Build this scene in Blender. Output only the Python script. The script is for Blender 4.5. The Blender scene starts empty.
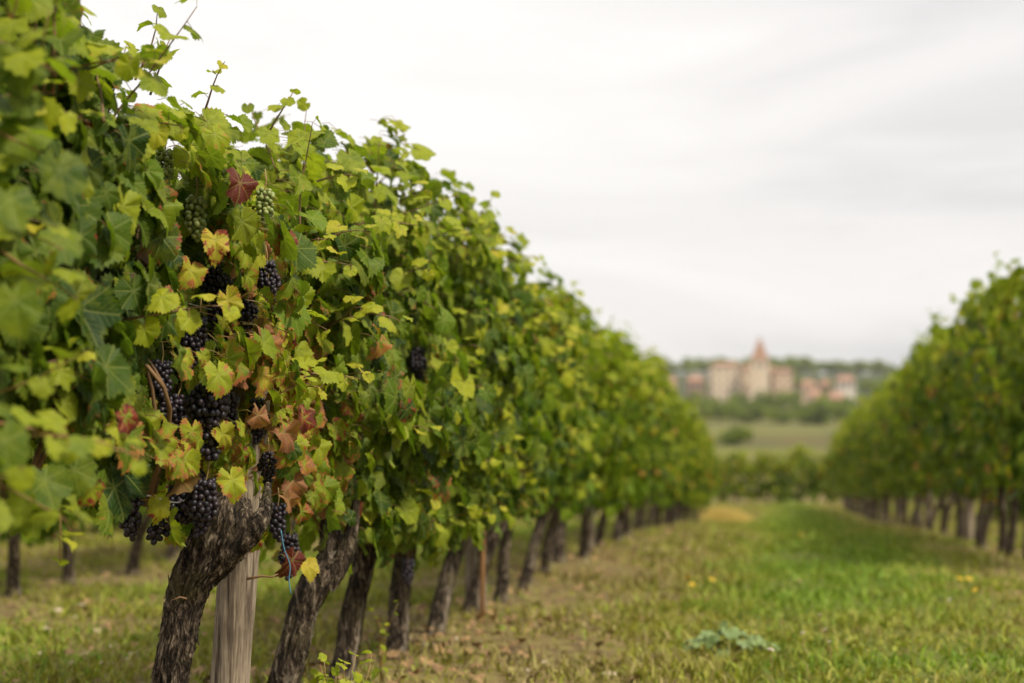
import bpy, bmesh, math, random
import numpy as np
from mathutils import Vector, Matrix, noise as mnoise
random.seed(7)
RNG = np.random.default_rng(7)
R = math.radians
sc = bpy.context.scene
COL = sc.collection

# ------------------------------------------------------------------ camera
F = 2000.0
CAMZ = 0.80
YAW = math.atan(266 / F)
PITCH = math.atan(108.5 / F)
cam_d = bpy.data.cameras.new('camera')
cam = bpy.data.objects.new('camera', cam_d)
COL.objects.link(cam)
cam.location = (0, 0, CAMZ)
cam.rotation_euler = (R(90) + PITCH, 0, YAW)
cam_d.sensor_width = 36
cam_d.lens = 36 * F / 1024
cam_d.clip_start = 0.05
cam_d.clip_end = 6000
cam_d.dof.use_dof = True
cam_d.dof.focus_distance = 4.72
cam_d.dof.aperture_fstop = 2.8
cam_d.dof.aperture_blades = 0
sc.camera = cam
bpy.context.view_layer.update()
CM = np.array(cam.matrix_world)
CMI = np.linalg.inv(CM)

def proj(P):
    """world points (n,3) -> pixel x, y and depth"""
    P = np.atleast_2d(P)
    q = P @ CMI[:3, :3].T + CMI[:3, 3]
    d = -q[:, 2]
    return 512 + F * q[:, 0] / d, 341.5 - F * q[:, 1] / d, d

def at(px, py, Y):
    """world point on the plane y = Y seen at this place of the photograph"""
    v = np.array([(px - 512) / F, (341.5 - py) / F, -1.0])
    w = CM[:3, :3] @ v
    t = Y / w[1]
    return Vector((w[0] * t, Y, CAMZ + w[2] * t))

# ------------------------------------------------------------------ world, sun, exposure
SUN_EL, SUN_AZ = R(49), R(122)      # azimuth clockwise from +Y
w = bpy.data.worlds.new('World'); sc.world = w; w.use_nodes = True
nt = w.node_tree; nt.nodes.clear()
def N(t, **kw):
    n = nt.nodes.new(t)
    for k, v in kw.items(): setattr(n, k, v)
    return n
def L(a, b): nt.links.new(a, b)
out = N('ShaderNodeOutputWorld'); bg = N('ShaderNodeBackground'); bg.inputs[1].default_value = 0.1
sky = N('ShaderNodeTexSky', sky_type='NISHITA', sun_disc=False)
sky.sun_elevation = SUN_EL; sky.sun_rotation = SUN_AZ; sky.dust_density = 3.0
tc = N('ShaderNodeTexCoord')
mp = N('ShaderNodeMapping'); mp.inputs['Scale'].default_value = (2.2, 2.2, 9.0)
L(tc.outputs['Generated'], mp.inputs[0])
nz = N('ShaderNodeTexNoise'); nz.inputs['Scale'].default_value = 1.7; nz.inputs['Detail'].default_value = 7; nz.inputs['Roughness'].default_value = 0.55; nz.inputs['Distortion'].default_value = 0.9
L(mp.outputs[0], nz.inputs['Vector'])
# a broad change across the overcast: brighter ahead-left and high, duller to the right
dt = N('ShaderNodeVectorMath', operation='DOT_PRODUCT'); dt.inputs[1].default_value = (-0.75, 0.1, 0.85)
L(tc.outputs['Generated'], dt.inputs[0])
ad = N('ShaderNodeMath', operation='MULTIPLY_ADD'); ad.inputs[1].default_value = 1.05; ad.inputs[2].default_value = -0.01
L(dt.outputs['Value'], ad.inputs[0])
ad2 = N('ShaderNodeMath', operation='MULTIPLY_ADD'); ad2.inputs[1].default_value = 1.05
L(nz.outputs['Fac'], ad2.inputs[0]); L(ad.outputs[0], ad2.inputs[2])
cr = N('ShaderNodeValToRGB')
e = cr.color_ramp.elements
e[0].position = 0.34; e[0].color = (0.52, 0.52, 0.56, 1)
e[1].position = 1.0; e[1].color = (0.93, 0.905, 0.88, 1)
for p_, c_ in ((0.55, (0.70, 0.685, 0.685, 1)), (0.72, (0.815, 0.79, 0.775, 1))):
    m_ = e.new(p_); m_.color = c_
L(ad2.outputs[0], cr.inputs[0])
sv = N('ShaderNodeVectorMath', operation='SCALE'); sv.inputs['Scale'].default_value = 10.0
L(cr.outputs[0], sv.inputs[0])
mx = N('ShaderNodeMixRGB'); mx.inputs[0].default_value = 0.95
L(sky.outputs[0], mx.inputs[1]); L(sv.outputs[0], mx.inputs[2])
L(mx.outputs[0], bg.inputs[0]); L(bg.outputs[0], out.inputs[0])

sd = bpy.data.lights.new('sun', 'SUN'); sun = bpy.data.objects.new('sun', sd); COL.objects.link(sun)
sd.energy = 4.0; sd.angle = R(10); sd.color = (1.0, 0.92, 0.76)
dirv = Vector((math.sin(SUN_AZ) * math.cos(SUN_EL), math.cos(SUN_AZ) * math.cos(SUN_EL), math.sin(SUN_EL)))
sun.rotation_euler = dirv.to_track_quat('Z', 'Y').to_euler()
sun.location = (0, 0, 60)
vs = sc.view_settings
vs.view_transform = 'Standard'; vs.look = 'None'; vs.gamma = 1; vs.exposure = 0.25; vs.use_curve_mapping = False
sc.cycles.use_denoising = True
sc.cycles.max_bounces = 6; sc.cycles.diffuse_bounces = 3; sc.cycles.glossy_bounces = 2
sc.cycles.transmission_bounces = 4; sc.cycles.transparent_max_bounces = 4
sc.cycles.volume_bounces = 0
sc.cycles.caustics_reflective = False; sc.cycles.caustics_refractive = False

# ------------------------------------------------------------------ materials
class MT:
    def __init__(s, name):
        s.m = bpy.data.materials.new(name); s.m.use_nodes = True
        s.t = s.m.node_tree; s.t.nodes.clear()
    def n(s, t, ins=None, **kw):
        x = s.t.nodes.new(t)
        for k, v in kw.items(): setattr(x, k, v)
        for k, v in (ins or {}).items():
            if isinstance(v, bpy.types.NodeSocket): s.t.links.new(v, x.inputs[k])
            else: x.inputs[k].default_value = v
        return x
    def math(s, op, a, b=0.0, c=0.0, clamp=False):
        x = s.n('ShaderNodeMath', {0: a, 1: b, 2: c}, operation=op); x.use_clamp = clamp
        return x.outputs[0]
    def mix(s, f, a, b, bt='MIX'):
        def c(v): return v if isinstance(v, bpy.types.NodeSocket) else (v[0], v[1], v[2], 1)
        return s.n('ShaderNodeMixRGB', {0: f, 1: c(a), 2: c(b)}, blend_type=bt).outputs[0]
    def ramp(s, f, pts):
        x = s.n('ShaderNodeValToRGB', {0: f}); e = x.color_ramp.elements
        e[0].position = pts[0][0]; e[0].color = (*pts[0][1], 1)
        e[1].position = pts[-1][0]; e[1].color = (*pts[-1][1], 1)
        for p, c in pts[1:-1]:
            q = e.new(p); q.color = (*c, 1)
        return x.outputs[0]
    def noise(s, vec, scale, detail=3, rough=0.5, dist=0.0):
        return s.n('ShaderNodeTexNoise', {'Vector': vec, 'Scale': scale, 'Detail': detail, 'Roughness': rough, 'Distortion': dist}).outputs['Fac']
    def out(s, sh):
        o = s.n('ShaderNodeOutputMaterial'); s.t.links.new(sh, o.inputs[0]); return s.m
    def smooth(s, v, lo, hi):
        return s.n('ShaderNodeMapRange', {0: v, 1: lo, 2: hi, 3: 0.0, 4: 1.0}, interpolation_type='SMOOTHSTEP').outputs[0]

def leaf_material(name, veins=True, sat=1.0):
    M = MT(name)
    at_ = M.n('ShaderNodeAttribute', attribute_name='lc')
    sep = M.n('ShaderNodeSeparateColor', {0: at_.outputs['Color']})
    age, burn, rnd, edge = sep.outputs[0], sep.outputs[1], sep.outputs[2], at_.outputs['Alpha']
    uv = M.n('ShaderNodeUVMap', uv_map='uv').outputs[0]
    geo = M.n('ShaderNodeNewGeometry')
    pos = M.n('ShaderNodeTexCoord').outputs['Object']
    green = M.mix(M.math('POWER', rnd, 1.35), (0.018, 0.050, 0.005), (0.125, 0.200, 0.010))
    n1 = M.noise(pos, 22.0, 4, 0.6)
    n2 = M.noise(pos, 75.0, 3, 0.6)
    a2 = M.math('MULTIPLY_ADD', M.math('SUBTRACT', n1, 0.5), 0.7, age)
    col = M.mix(M.math('MULTIPLY', a2, 1.9, clamp=True), green, (0.34, 0.37, 0.018))
    col = M.mix(M.math('MULTIPLY_ADD', a2, 2.0, -1.0, clamp=True), col, (0.52, 0.38, 0.045))
    col = M.mix(M.math('MULTIPLY', M.smooth(n2, .35, .7), 0.35), col, M.mix(1.0, col, (0.5, 0.52, 0.5), 'MULTIPLY'))
    bump_h = None
    if veins:
        sp = M.n('ShaderNodeSeparateXYZ', {0: uv})
        u = M.math('MULTIPLY_ADD', sp.outputs[0], 4.0, -2.0)
        v = M.math('MULTIPLY_ADD', sp.outputs[1], 4.0, -2.0)
        th = M.math('ARCTAN2', u, v)
        rr = M.math('SQRT', M.math('ADD', M.math('MULTIPLY', u, u), M.math('MULTIPLY', v, v)))
        step = R(52)
        tm = M.math('PINGPONG', th, step / 2)   # not centred: fix below
        tm = M.math('SUBTRACT', M.math('FLOORED_MODULO', M.math('ADD', th, step * 3.5), step), step / 2)
        ta = M.math('ABSOLUTE', tm)
        dv = M.math('MULTIPLY', rr, M.math('SINE', ta))
        al = M.math('MULTIPLY', rr, M.math('COSINE', ta))
        wv = M.math('MULTIPLY_ADD', M.math('SUBTRACT', n1, 0.5), 0.05, dv)
        main = M.math('SUBTRACT', 1.0, M.smooth(wv, 0.008, 0.035))
        sc_ = M.math('FLOORED_MODULO', M.math('SUBTRACT', al, M.math('MULTIPLY', dv, 0.9)), 0.15)
        sec = M.math('SUBTRACT', 1.0, M.smooth(M.math('ABSOLUTE', M.math('SUBTRACT', sc_, 0.075)), 0.004, 0.022))
        vein = M.math('MAXIMUM', main, M.math('MULTIPLY', sec, 0.45))
        # colour holds on along the veins, leaves it between them
        inter = M.math('SUBTRACT', 1.0, M.smooth(dv, 0.0, 0.22))
        bump_h = vein
    nb = M.noise(pos, 48.0, 5, 0.68, 0.8)
    b1 = M.math('MULTIPLY_ADD', M.math('SUBTRACT', nb, 0.5), 2.3, M.math('MULTIPLY_ADD', M.math('POWER', edge, 2.5), 0.26, burn))
    if veins: b1 = M.math('MULTIPLY_ADD', inter, -0.16, b1)
    bm1 = M.smooth(b1, 0.56, 0.76)
    bm2 = M.smooth(b1, 0.80, 1.05)
    bc = M.mix(M.smooth(rnd, 0.35, 0.65), (0.26, 0.04, 0.025), (0.42, 0.16, 0.045))
    bc2 = M.mix(M.smooth(rnd, 0.35, 0.65), (0.12, 0.02, 0.018), (0.30, 0.13, 0.065))
    col = M.mix(bm1, col, bc); col = M.mix(bm2, col, bc2)
    if veins:
        col = M.mix(M.math('MULTIPLY', vein, 0.32), col, (0.36, 0.38, 0.11))
    back = M.mix(0.25, col, (0.20, 0.26, 0.07))
    col = M.mix(geo.outputs['Backfacing'], col, back)
    pr = M.n('ShaderNodeBsdfPrincipled', {'Base Color': col, 'Roughness': M.mix(n2, (0.42,) * 3, (0.66,) * 3)})
    pr.inputs['Specular IOR Level'].default_value = 0.18
    tcol = M.mix(1.0, col, (1.35, 1.6, 0.45), 'MULTIPLY')
    tr = M.n('ShaderNodeBsdfTranslucent', {'Color': tcol})
    if veins:
        hh = M.math('ADD', M.math('MULTIPLY', bump_h, -0.5), M.math('MULTIPLY', n2, 0.8))
        bp = M.n('ShaderNodeBump', {'Height': hh, 'Strength': 0.35, 'Distance': 0.004})
        M.t.links.new(bp.outputs[0], pr.inputs['Normal'])
    ms = M.n('ShaderNodeMixShader', {0: 0.36, 1: pr.outputs[0], 2: tr.outputs[0]})
    return M.out(ms.outputs[0])

def simple(name, col, col2=None, scale=10, rough=0.8, stretch=(1, 1, 1), bump=0.0, detail=5, metal=0.0, dist=0.0):
    M = MT(name)
    pos = M.n('ShaderNodeTexCoord').outputs['Object']
    mpn = M.n('ShaderNodeMapping', {'Vector': pos, 'Scale': stretch}).outputs[0]
    n1 = M.noise(mpn, scale, detail, 0.6, dist)
    c = M.ramp(n1, [(0.3, col), (0.7, col2 or tuple(x * 1.4 for x in col))])
    pr = M.n('ShaderNodeBsdfPrincipled', {'Base Color': c, 'Roughness': rough, 'Metallic': metal})
    if bump:
        bp = M.n('ShaderNodeBump', {'Height': n1, 'Strength': bump, 'Distance': 0.01})
        M.t.links.new(bp.outputs[0], pr.inputs['Normal'])
    return M.out(pr.outputs[0])

def bark_material():
    M = MT('bark')
    pos = M.n('ShaderNodeTexCoord').outputs['Object']
    uv = M.n('ShaderNodeUVMap', uv_map='uv').outputs[0]
    wob = M.n('ShaderNodeTexNoise', {'Vector': pos, 'Scale': 14.0, 'Detail': 3}).outputs['Color']
    wp = M.n('ShaderNodeVectorMath', {0: wob, 'Scale': 0.05}, operation='SCALE').outputs[0]
    pw = M.n('ShaderNodeVectorMath', {0: pos, 1: wp}, operation='ADD').outputs[0]
    m1 = M.n('ShaderNodeMapping', {'Vector': pw, 'Scale': (62, 62, 13)}).outputs[0]
    m2 = M.n('ShaderNodeMapping', {'Vector': pw, 'Scale': (190, 190, 34)}).outputs[0]
    a = M.noise(m1, 1.0, 7, 0.68, 0.4); b = M.noise(m2, 1.0, 5, 0.65, 0.3)
    big = M.noise(pos, 11.0, 3, 0.5); st = M.noise(M.n('ShaderNodeMapping', {'Vector': pw, 'Scale': (26, 26, 3.5)}).outputs[0], 1.0, 3, 0.5)
    h = M.math('MULTIPLY_ADD', b, 0.45, M.math('MULTIPLY', a, 0.75))
    c = M.ramp(h, [(0.50, (0.006, 0.0045, 0.003)), (0.585, (0.036, 0.025, 0.017)), (0.65, (0.12, 0.088, 0.060)), (0.76, (0.38, 0.31, 0.23))])
    c = M.mix(M.math('MULTIPLY', M.smooth(st, 0.62, 0.70), 0.6), c, M.mix(h, (0.20, 0.15, 0.11), (0.48, 0.41, 0.32)))
    c = M.mix(M.math('MULTIPLY', M.smooth(big, 0.5, 0.66), 0.5), c, (0.075, 0.065, 0.020))
    pr = M.n('ShaderNodeBsdfPrincipled', {'Base Color': c, 'Roughness': 0.9})
    pr.inputs['Specular IOR Level'].default_value = 0.2
    bp = M.n('ShaderNodeBump', {'Height': h, 'Strength': 1.0, 'Distance': 0.016})
    M.t.links.new(bp.outputs[0], pr.inputs['Normal'])
    return M.out(pr.outputs[0])

def post_material():
    M = MT('weathered_wood')
    pos = M.n('ShaderNodeTexCoord').outputs['Object']
    m1 = M.n('ShaderNodeMapping', {'Vector': pos, 'Scale': (55, 55, 3.4)}).outputs[0]
    m2 = M.n('ShaderNodeMapping', {'Vector': pos, 'Scale': (200, 200, 9)}).outputs[0]
    a = M.noise(m1, 1.0, 6, 0.65, 0.5); b = M.noise(m2, 1.0, 3, 0.6)
    big = M.noise(pos, 8.0, 3, 0.6)
    h = M.math('MULTIPLY_ADD', b, 0.35, M.math('MULTIPLY', a, 0.8))
    c = M.ramp(h, [(0.42, (0.03, 0.022, 0.016)), (0.50, (0.115, 0.082, 0.055)), (0.62, (0.26, 0.205, 0.145)), (0.8, (0.44, 0.36, 0.26))])
    c = M.mix(M.math('MULTIPLY', M.smooth(big, 0.40, 0.65), 0.6), c, M.mix(1.0, c, (0.42, 0.38, 0.32), 'MULTIPLY'))
    pr = M.n('ShaderNodeBsdfPrincipled', {'Base Color': c, 'Roughness': 0.88})
    bp = M.n('ShaderNodeBump', {'Height': h, 'Strength': 0.8, 'Distance': 0.006})
    M.t.links.new(bp.outputs[0], pr.inputs['Normal'])
    return M.out(pr.outputs[0])

def grape_material(name, c1, c2, bloom, rough):
    M = MT(name)
    at_ = M.n('ShaderNodeAttribute', attribute_name='lc')
    sep = M.n('ShaderNodeSeparateColor', {0: at_.outputs['Color']})
    pos = M.n('ShaderNodeTexCoord').outputs['Object']
    n1 = M.noise(pos, 160.0, 3, 0.6)
    c = M.mix(sep.outputs[0], c1, c2)
    c = M.mix(M.math('MULTIPLY', M.smooth(n1, 0.35, 0.75), M.math('MULTIPLY_ADD', sep.outputs[1], 0.45, 0.02)), c, bloom)
    pr = M.n('ShaderNodeBsdfPrincipled', {'Base Color': c, 'Roughness': M.mix(n1, (rough - .1,) * 3, (rough + .2,) * 3)})
    return M.out(pr.outputs[0])

def grass_material():
    M = MT('grass_blades')
    at_ = M.n('ShaderNodeAttribute', attribute_name='lc')
    sep = M.n('ShaderNodeSeparateColor', {0: at_.outputs['Color']})
    dry, rnd = sep.outputs[0], sep.outputs[1]
    g = M.mix(rnd, (0.085, 0.16, 0.012), (0.24, 0.36, 0.030))
    d = M.mix(rnd, (0.13, 0.095, 0.045), (0.42, 0.33, 0.15))
    yl = M.mix(rnd, (0.15, 0.155, 0.022), (0.38, 0.37, 0.055))
    c = M.mix(M.math('MULTIPLY', dry, 2.0, clamp=True), g, yl)
    c = M.mix(M.math('MULTIPLY_ADD', dry, 2.0, -1.0, clamp=True), c, d)
    pr = M.n('ShaderNodeBsdfPrincipled', {'Base Color': c, 'Roughness': 0.6})
    pr.inputs['Specular IOR Level'].default_value = 0.25
    tr = M.n('ShaderNodeBsdfTranslucent', {'Color': M.mix(1.0, c, (1.3, 1.3, 0.8), 'MULTIPLY')})
    return M.out(M.n('ShaderNodeMixShader', {0: 0.3, 1: pr.outputs[0], 2: tr.outputs[0]}).outputs[0])

def ground_material():
    M = MT('ground_soil_and_turf')
    pos = M.n('ShaderNodeTexCoord').outputs['Object']
    sp = M.n('ShaderNodeSeparateXYZ', {0: pos})
    x, y = sp.outputs[0], sp.outputs[1]
    n1 = M.noise(pos, 1.1, 5, 0.6); n2 = M.noise(pos, 9.0, 6, 0.65); n3 = M.noise(pos, 60.0, 4, 0.6)
    soil = M.ramp(n2, [(0.3, (0.075, 0.048, 0.026)), (0.5, (0.16, 0.11, 0.055)), (0.72, (0.27, 0.20, 0.11))])
    turf = M.ramp(n3, [(0.3, (0.06, 0.085, 0.015)), (0.7, (0.17, 0.18, 0.035))])
    turfd = M.ramp(n3, [(0.3, (0.12, 0.105, 0.03)), (0.7, (0.27, 0.22, 0.075))])
    strip = M.math('SUBTRACT', 1.0, M.smooth(M.math('ABSOLUTE', M.math('SUBTRACT', x, 0.45)), 0.3, 1.1))
    gm = M.smooth(M.math('MULTIPLY_ADD', M.math('SUBTRACT', n1, 0.5), 1.4, strip), 0.25, 0.75)
    t2 = M.mix(gm, turfd, turf)
    near = M.mix(M.smooth(M.math('ADD', n2, M.math('MULTIPLY', gm, 0.4)), 0.42, 0.58), soil, t2)
    # farmland beyond the vineyard
    mp = M.n('ShaderNodeMapping', {'Vector': pos, 'Scale': (0.020, 0.016, 0.0), 'Rotation': (0, 0, 0.3)}).outputs[0]
    vo = M.n('ShaderNodeTexVoronoi', {'Vector': mp, 'Scale': 1.0}, feature='F1')
    sc1 = M.n('ShaderNodeSeparateColor', {0: vo.outputs['Color']})
    fld = M.ramp(sc1.outputs[0], [(0.0, (0.20, 0.22, 0.07)), (0.3, (0.26, 0.24, 0.09)), (0.45, (0.20, 0.14, 0.09)), (0.6, (0.15, 0.19, 0.05)), (1.0, (0.30, 0.28, 0.12))])
    nf = M.noise(pos, 0.035, 6, 0.65)
    fld = M.mix(M.math('MULTIPLY', nf, 0.6), fld, (0.13, 0.15, 0.06))
    fld = M.mix(1.0, fld, (0.72, 0.68, 0.45), 'MULTIPLY'); fld = M.mix(M.smooth(M.noise(pos, 0.02, 5, 0.7), .48, .62), fld, (0.075, 0.085, 0.03)); c = M.mix(M.smooth(y, 180.0, 290.0), near, fld); c = M.mix(M.smooth(M.math('MULTIPLY_ADD', nf, 120.0, y), 850.0, 960.0), c, (0.055, 0.068, 0.028))
    pr = M.n('ShaderNodeBsdfPrincipled', {'Base Color': c, 'Roughness': 0.95})
    pr.inputs['Specular IOR Level'].default_value = 0.1
    bp = M.n('ShaderNodeBump', {'Height': n2, 'Strength': 0.6, 'Distance': 0.03})
    M.t.links.new(bp.outputs[0], pr.inputs['Normal'])
    return M.out(pr.outputs[0])

MAT = {
    'leaf': leaf_material('vine_leaf'),
    'leaf_far': leaf_material('vine_leaf_far', veins=False),
    'petiole': simple('petiole', (0.20, 0.20, 0.04), (0.30, 0.12, 0.06), 30, 0.6),
    'cane': simple('cane', (0.10, 0.05, 0.025), (0.26, 0.15, 0.07), 25, 0.7, (1, 1, .3)),
    'bark': bark_material(), 'post': post_material(),
    'stake': simple('rusty_stake', (0.30, 0.14, 0.05), (0.45, 0.24, 0.10), 20, 0.8),
    'wire': simple('wire', (0.45, 0.44, 0.42), (0.6, 0.59, 0.57), 30, 0.35, metal=0.8),
    'twine': simple('blue_twine', (0.04, 0.16, 0.26), (0.08, 0.25, 0.36), 60, 0.6),
    'grape': grape_material('black_grape', (0.006, 0.006, 0.012), (0.022, 0.010, 0.018), (0.045, 0.045, 0.07), 0.45),
    'ggrape': grape_material('green_grape', (0.14, 0.19, 0.045), (0.24, 0.26, 0.07), (0.30, 0.34, 0.16), 0.42),
    'grass': grass_material(), 'ground': ground_material(),
    'stone': simple('limestone', (0.34, 0.26, 0.17), (0.62, 0.52, 0.38), 14, 0.9, bump=.3),
    'weed': leaf_material('weed_leaf', veins=False),
    'yellow': simple('petals_yellow', (0.75, 0.52, 0.03), (0.85, 0.62, 0.05), 40, 0.6),
    'white': simple('petals_white', (0.72, 0.62, 0.52), (0.80, 0.74, 0.68), 40, 0.6),
    'tree': leaf_material('tree_leaf', veins=False),
    'sand': simple('sandstone', (0.58, 0.45, 0.32), (0.70, 0.57, 0.43), 0.35, 0.9),
    'pinkwall': simple('pink_plaster', (0.50, 0.36, 0.25), (0.60, 0.44, 0.31), 0.4, 0.9),
    'tan': simple('tan_plaster', (0.52, 0.38, 0.25), (0.62, 0.47, 0.33), 0.4, 0.9),
    'whitewall': simple('pale_plaster', (0.58, 0.50, 0.42), (0.70, 0.62, 0.54), 0.4, 0.9),
    'brown': simple('brown_stone', (0.26, 0.15, 0.11), (0.36, 0.22, 0.15), 0.4, 0.9),
    'rtile': simple('roof_tile', (0.27, 0.14, 0.085), (0.37, 0.21, 0.14), 0.8, 0.85),
    'window': simple('window_glass', (0.03, 0.03, 0.035), (0.06, 0.06, 0.065), 2, 0.25),
}

# ------------------------------------------------------------------ object helpers
def tag(o, label=None, cat=None, group=None, kind=None):
    if label: o['label'] = label
    if cat: o['category'] = cat
    if group: o['group'] = group
    if kind: o['kind'] = kind
    return o
def link(name, data, parent=None, loc=None):
    o = bpy.data.objects.new(name, data); COL.objects.link(o)
    if parent: o.parent = parent
    if loc is not None: o.location = loc
    return o
def empty(name, loc, rz=0.0):
    o = link(name, None, None, loc); o.rotation_euler = (0, 0, rz); o.empty_display_size = 0.1
    return o

class MB:
    """collects arrays of vertices / faces (tri or quad), uv per vertex, lc colour per vertex, material index"""
    def __init__(s): s.v = []; s.f = []; s.uv = []; s.c = []; s.mi = []; s.n = 0
    def add(s, v, f, uv=None, c=None, mi=0):
        v = np.asarray(v, float).reshape(-1, 3); k = len(v)
        s.v.append(v)
        for a in (f if isinstance(f, list) else [f]):
            a = np.asarray(a, int)
            if len(a) == 0: continue
            s.f.append(a + s.n); s.mi.append(np.full(len(a), mi))
        s.uv.append(np.zeros((k, 2)) if uv is None else np.asarray(uv, float))
        if c is None: c = (0, 0, .5, 0)
        c = np.asarray(c, float)
        s.c.append(np.broadcast_to(c, (k, 4)) if c.ndim == 1 else c)
        s.n += k
    def build(s, name, mats, smooth=True):
        me = bpy.data.meshes.new(name)
        v = np.concatenate(s.v); me.vertices.add(len(v)); me.vertices.foreach_set('co', v.ravel())
        li = np.concatenate([a.ravel() for a in s.f]); cnt = np.concatenate([np.full(len(a), a.shape[1]) for a in s.f])
        me.loops.add(len(li)); me.loops.foreach_set('vertex_index', li)
        me.polygons.add(len(cnt)); st = np.concatenate([[0], np.cumsum(cnt)[:-1]])
        me.polygons.foreach_set('loop_start', st)
        try: me.polygons.foreach_set('loop_total', cnt)
        except Exception: pass
        me.polygons.foreach_set('material_index', np.concatenate(s.mi))
        me.polygons.foreach_set('use_smooth', np.full(len(cnt), smooth))
        me.update(calc_edges=True)
        uvl = me.uv_layers.new(name='uv'); uvl.data.foreach_set('uv', np.concatenate(s.uv)[li].ravel())
        ca = me.color_attributes.new('lc', 'FLOAT_COLOR', 'POINT'); ca.data.foreach_set('color', np.concatenate(s.c).ravel())
        for m in (mats if isinstance(mats, list) else [mats]): me.materials.append(m)
        me.validate()
        return me
    def obj(s, name, mats, parent=None, loc=None, smooth=True):
        return link(name, s.build(name, mats, smooth), parent, loc)

def tube(mb, pts, rad, n=8, mi=0, c=None, cap=True, uvs=(1, 1)):
    pts = np.asarray(pts, float); k = len(pts)
    rad = np.broadcast_to(np.asarray(rad, float), (k,))
    T = np.gradient(pts, axis=0); T /= np.linalg.norm(T, axis=1)[:, None] + 1e-9
    ref = np.array([0.3, 1, 0.1]) if abs(T[0, 2]) > .7 else np.array([0, 0.1, 1.0])
    A = np.cross(T, ref); A /= np.linalg.norm(A, axis=1)[:, None] + 1e-9
    B = np.cross(T, A)
    th = np.linspace(0, 2 * np.pi, n, endpoint=False)
    v = pts[:, None] + rad[:, None, None] * (np.cos(th)[None, :, None] * A[:, None] + np.sin(th)[None, :, None] * B[:, None])
    i = np.arange(k - 1)[:, None] * n; j = np.arange(n)[None]; j2 = (j + 1) % n
    f = np.stack([i + j, i + j2, i + n + j2, i + n + j], -1).reshape(-1, 4)
    fs = [f]
    V = v.reshape(-1, 3)
    uv = np.stack([np.tile(th / 6.283, k), np.repeat(np.linspace(0, 1, k), n)], -1) * np.array(uvs)
    if cap:
        V = np.concatenate([V, pts[:1], pts[-1:]]); uv = np.concatenate([uv, [[0, 0], [0, 1]]])
        a, b = k * n, k * n + 1; j = np.arange(n); j2 = (j + 1) % n
        fs.append(np.stack([np.full(n, a), j2, j], -1)); fs.append(np.stack([np.full(n, b), (k - 1) * n + j, (k - 1) * n + j2], -1))
    mb.add(V, fs, uv, c, mi)

def spline(P, n):
    P = np.asarray(P, float); t = np.linspace(0, len(P) - 1, n); i = np.clip(t.astype(int), 0, len(P) - 2); u = (t - i)[:, None]
    Q = np.concatenate([[2 * P[0] - P[1]], P, [2 * P[-1] - P[-2]]])
    p0, p1, p2, p3 = Q[i], Q[i + 1], Q[i + 2], Q[i + 3]
    return .5 * ((2 * p1) + (-p0 + p2) * u + (2 * p0 - 5 * p1 + 4 * p2 - p3) * u ** 2 + (-p0 + 3 * p1 - 3 * p2 + p3) * u ** 3)

# ------------------------------------------------------------------ terrain
_ty = [-60, 15, 21, 27, 38, 50, 68, 100, 150, 300, 450, 600, 800, 900, 1100, 1400, 1700, 2600]
_tz = [0, 0, -.08, -.24, -.54, -.74, -1.0, -1.9, -2.6, .3, 4.6, 9.5, 19.5, 24.0, 36, 51, 66, 60]
def ground_z(x, y):
    x = np.asarray(x, float); y = np.asarray(y, float)
    z = np.interp(y, _ty, _tz)
    far = np.clip((y - 150) / 600, 0, 1)
    z = z + far * (3.0 * np.sin(x * .004 + y * .006) - .018 * np.clip(x - 60, 0, 900) * .5)
    near = 1 - np.clip((y - 40) / 40, 0, 1)
    z = z + near * (.016 * np.sin(x * 2.3 + .6 * np.sin(y * .8)) + .012 * np.sin(y * 1.7 + x))
    # the row strips are banked up a little
    return z + near * .03 * np.exp(-((np.abs(x + 1.42)) / .35) ** 2)
def gz(x, y): return float(ground_z(x, y))

ys = np.concatenate([np.linspace(-40, 3, 18), np.arange(3.25, 60, .25), np.geomspace(60, 2600, 90)])
xs = np.concatenate([-np.geomspace(14, 1500, 34)[::-1], np.arange(-13.75, 13.8, .25), np.geomspace(14, 1500, 34)])
X, Y = np.meshgrid(xs, ys)
Z = ground_z(X, Y)
mb = MB()
k = len(xs); i = np.arange(len(ys) - 1)[:, None] * k; j = np.arange(k - 1)[None]
mb.add(np.stack([X, Y, Z], -1), np.stack([i + j, i + j + 1, i + k + j + 1, i + k + j], -1).reshape(-1, 4))
tag(mb.obj('ground', MAT['ground']), kind='structure')

def snoise(x, y, s, seed=0):
    rr = np.random.default_rng(seed + 100); out_ = 0
    for _ in range(7):
        a = rr.uniform(0, 6.28); f = s * rr.uniform(.5, 1.8); p = rr.uniform(0, 6.28)
        out_ = out_ + np.sin((x * math.cos(a) + y * math.sin(a)) * f + p + 1.3 * np.sin((x * math.sin(a) - y * math.cos(a)) * f * .7 + p * 2))
    return out_ / 7 * 1.6

def dryness(x, y):
    strip = 1 - np.clip((np.abs(x - .38) - .25) / .75, 0, 1)
    inrow = np.clip((-x - 2.0) / .6, 0, 1) * np.clip((x + 3.9) / .5, 0, 1)
    d = .53 - .45 * strip * np.clip((y - 7) / 5, .25, 1) - .26 * inrow + .22 * np.exp(-((x + .9) / .55) ** 2) * np.clip(1.6 - y / 12, 0, 1)
    return d + .34 * snoise(x, y, 1.6, 1) + .22 * snoise(x, y, 6, 2) + .12 * snoise(x, y, 17, 3)

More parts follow.
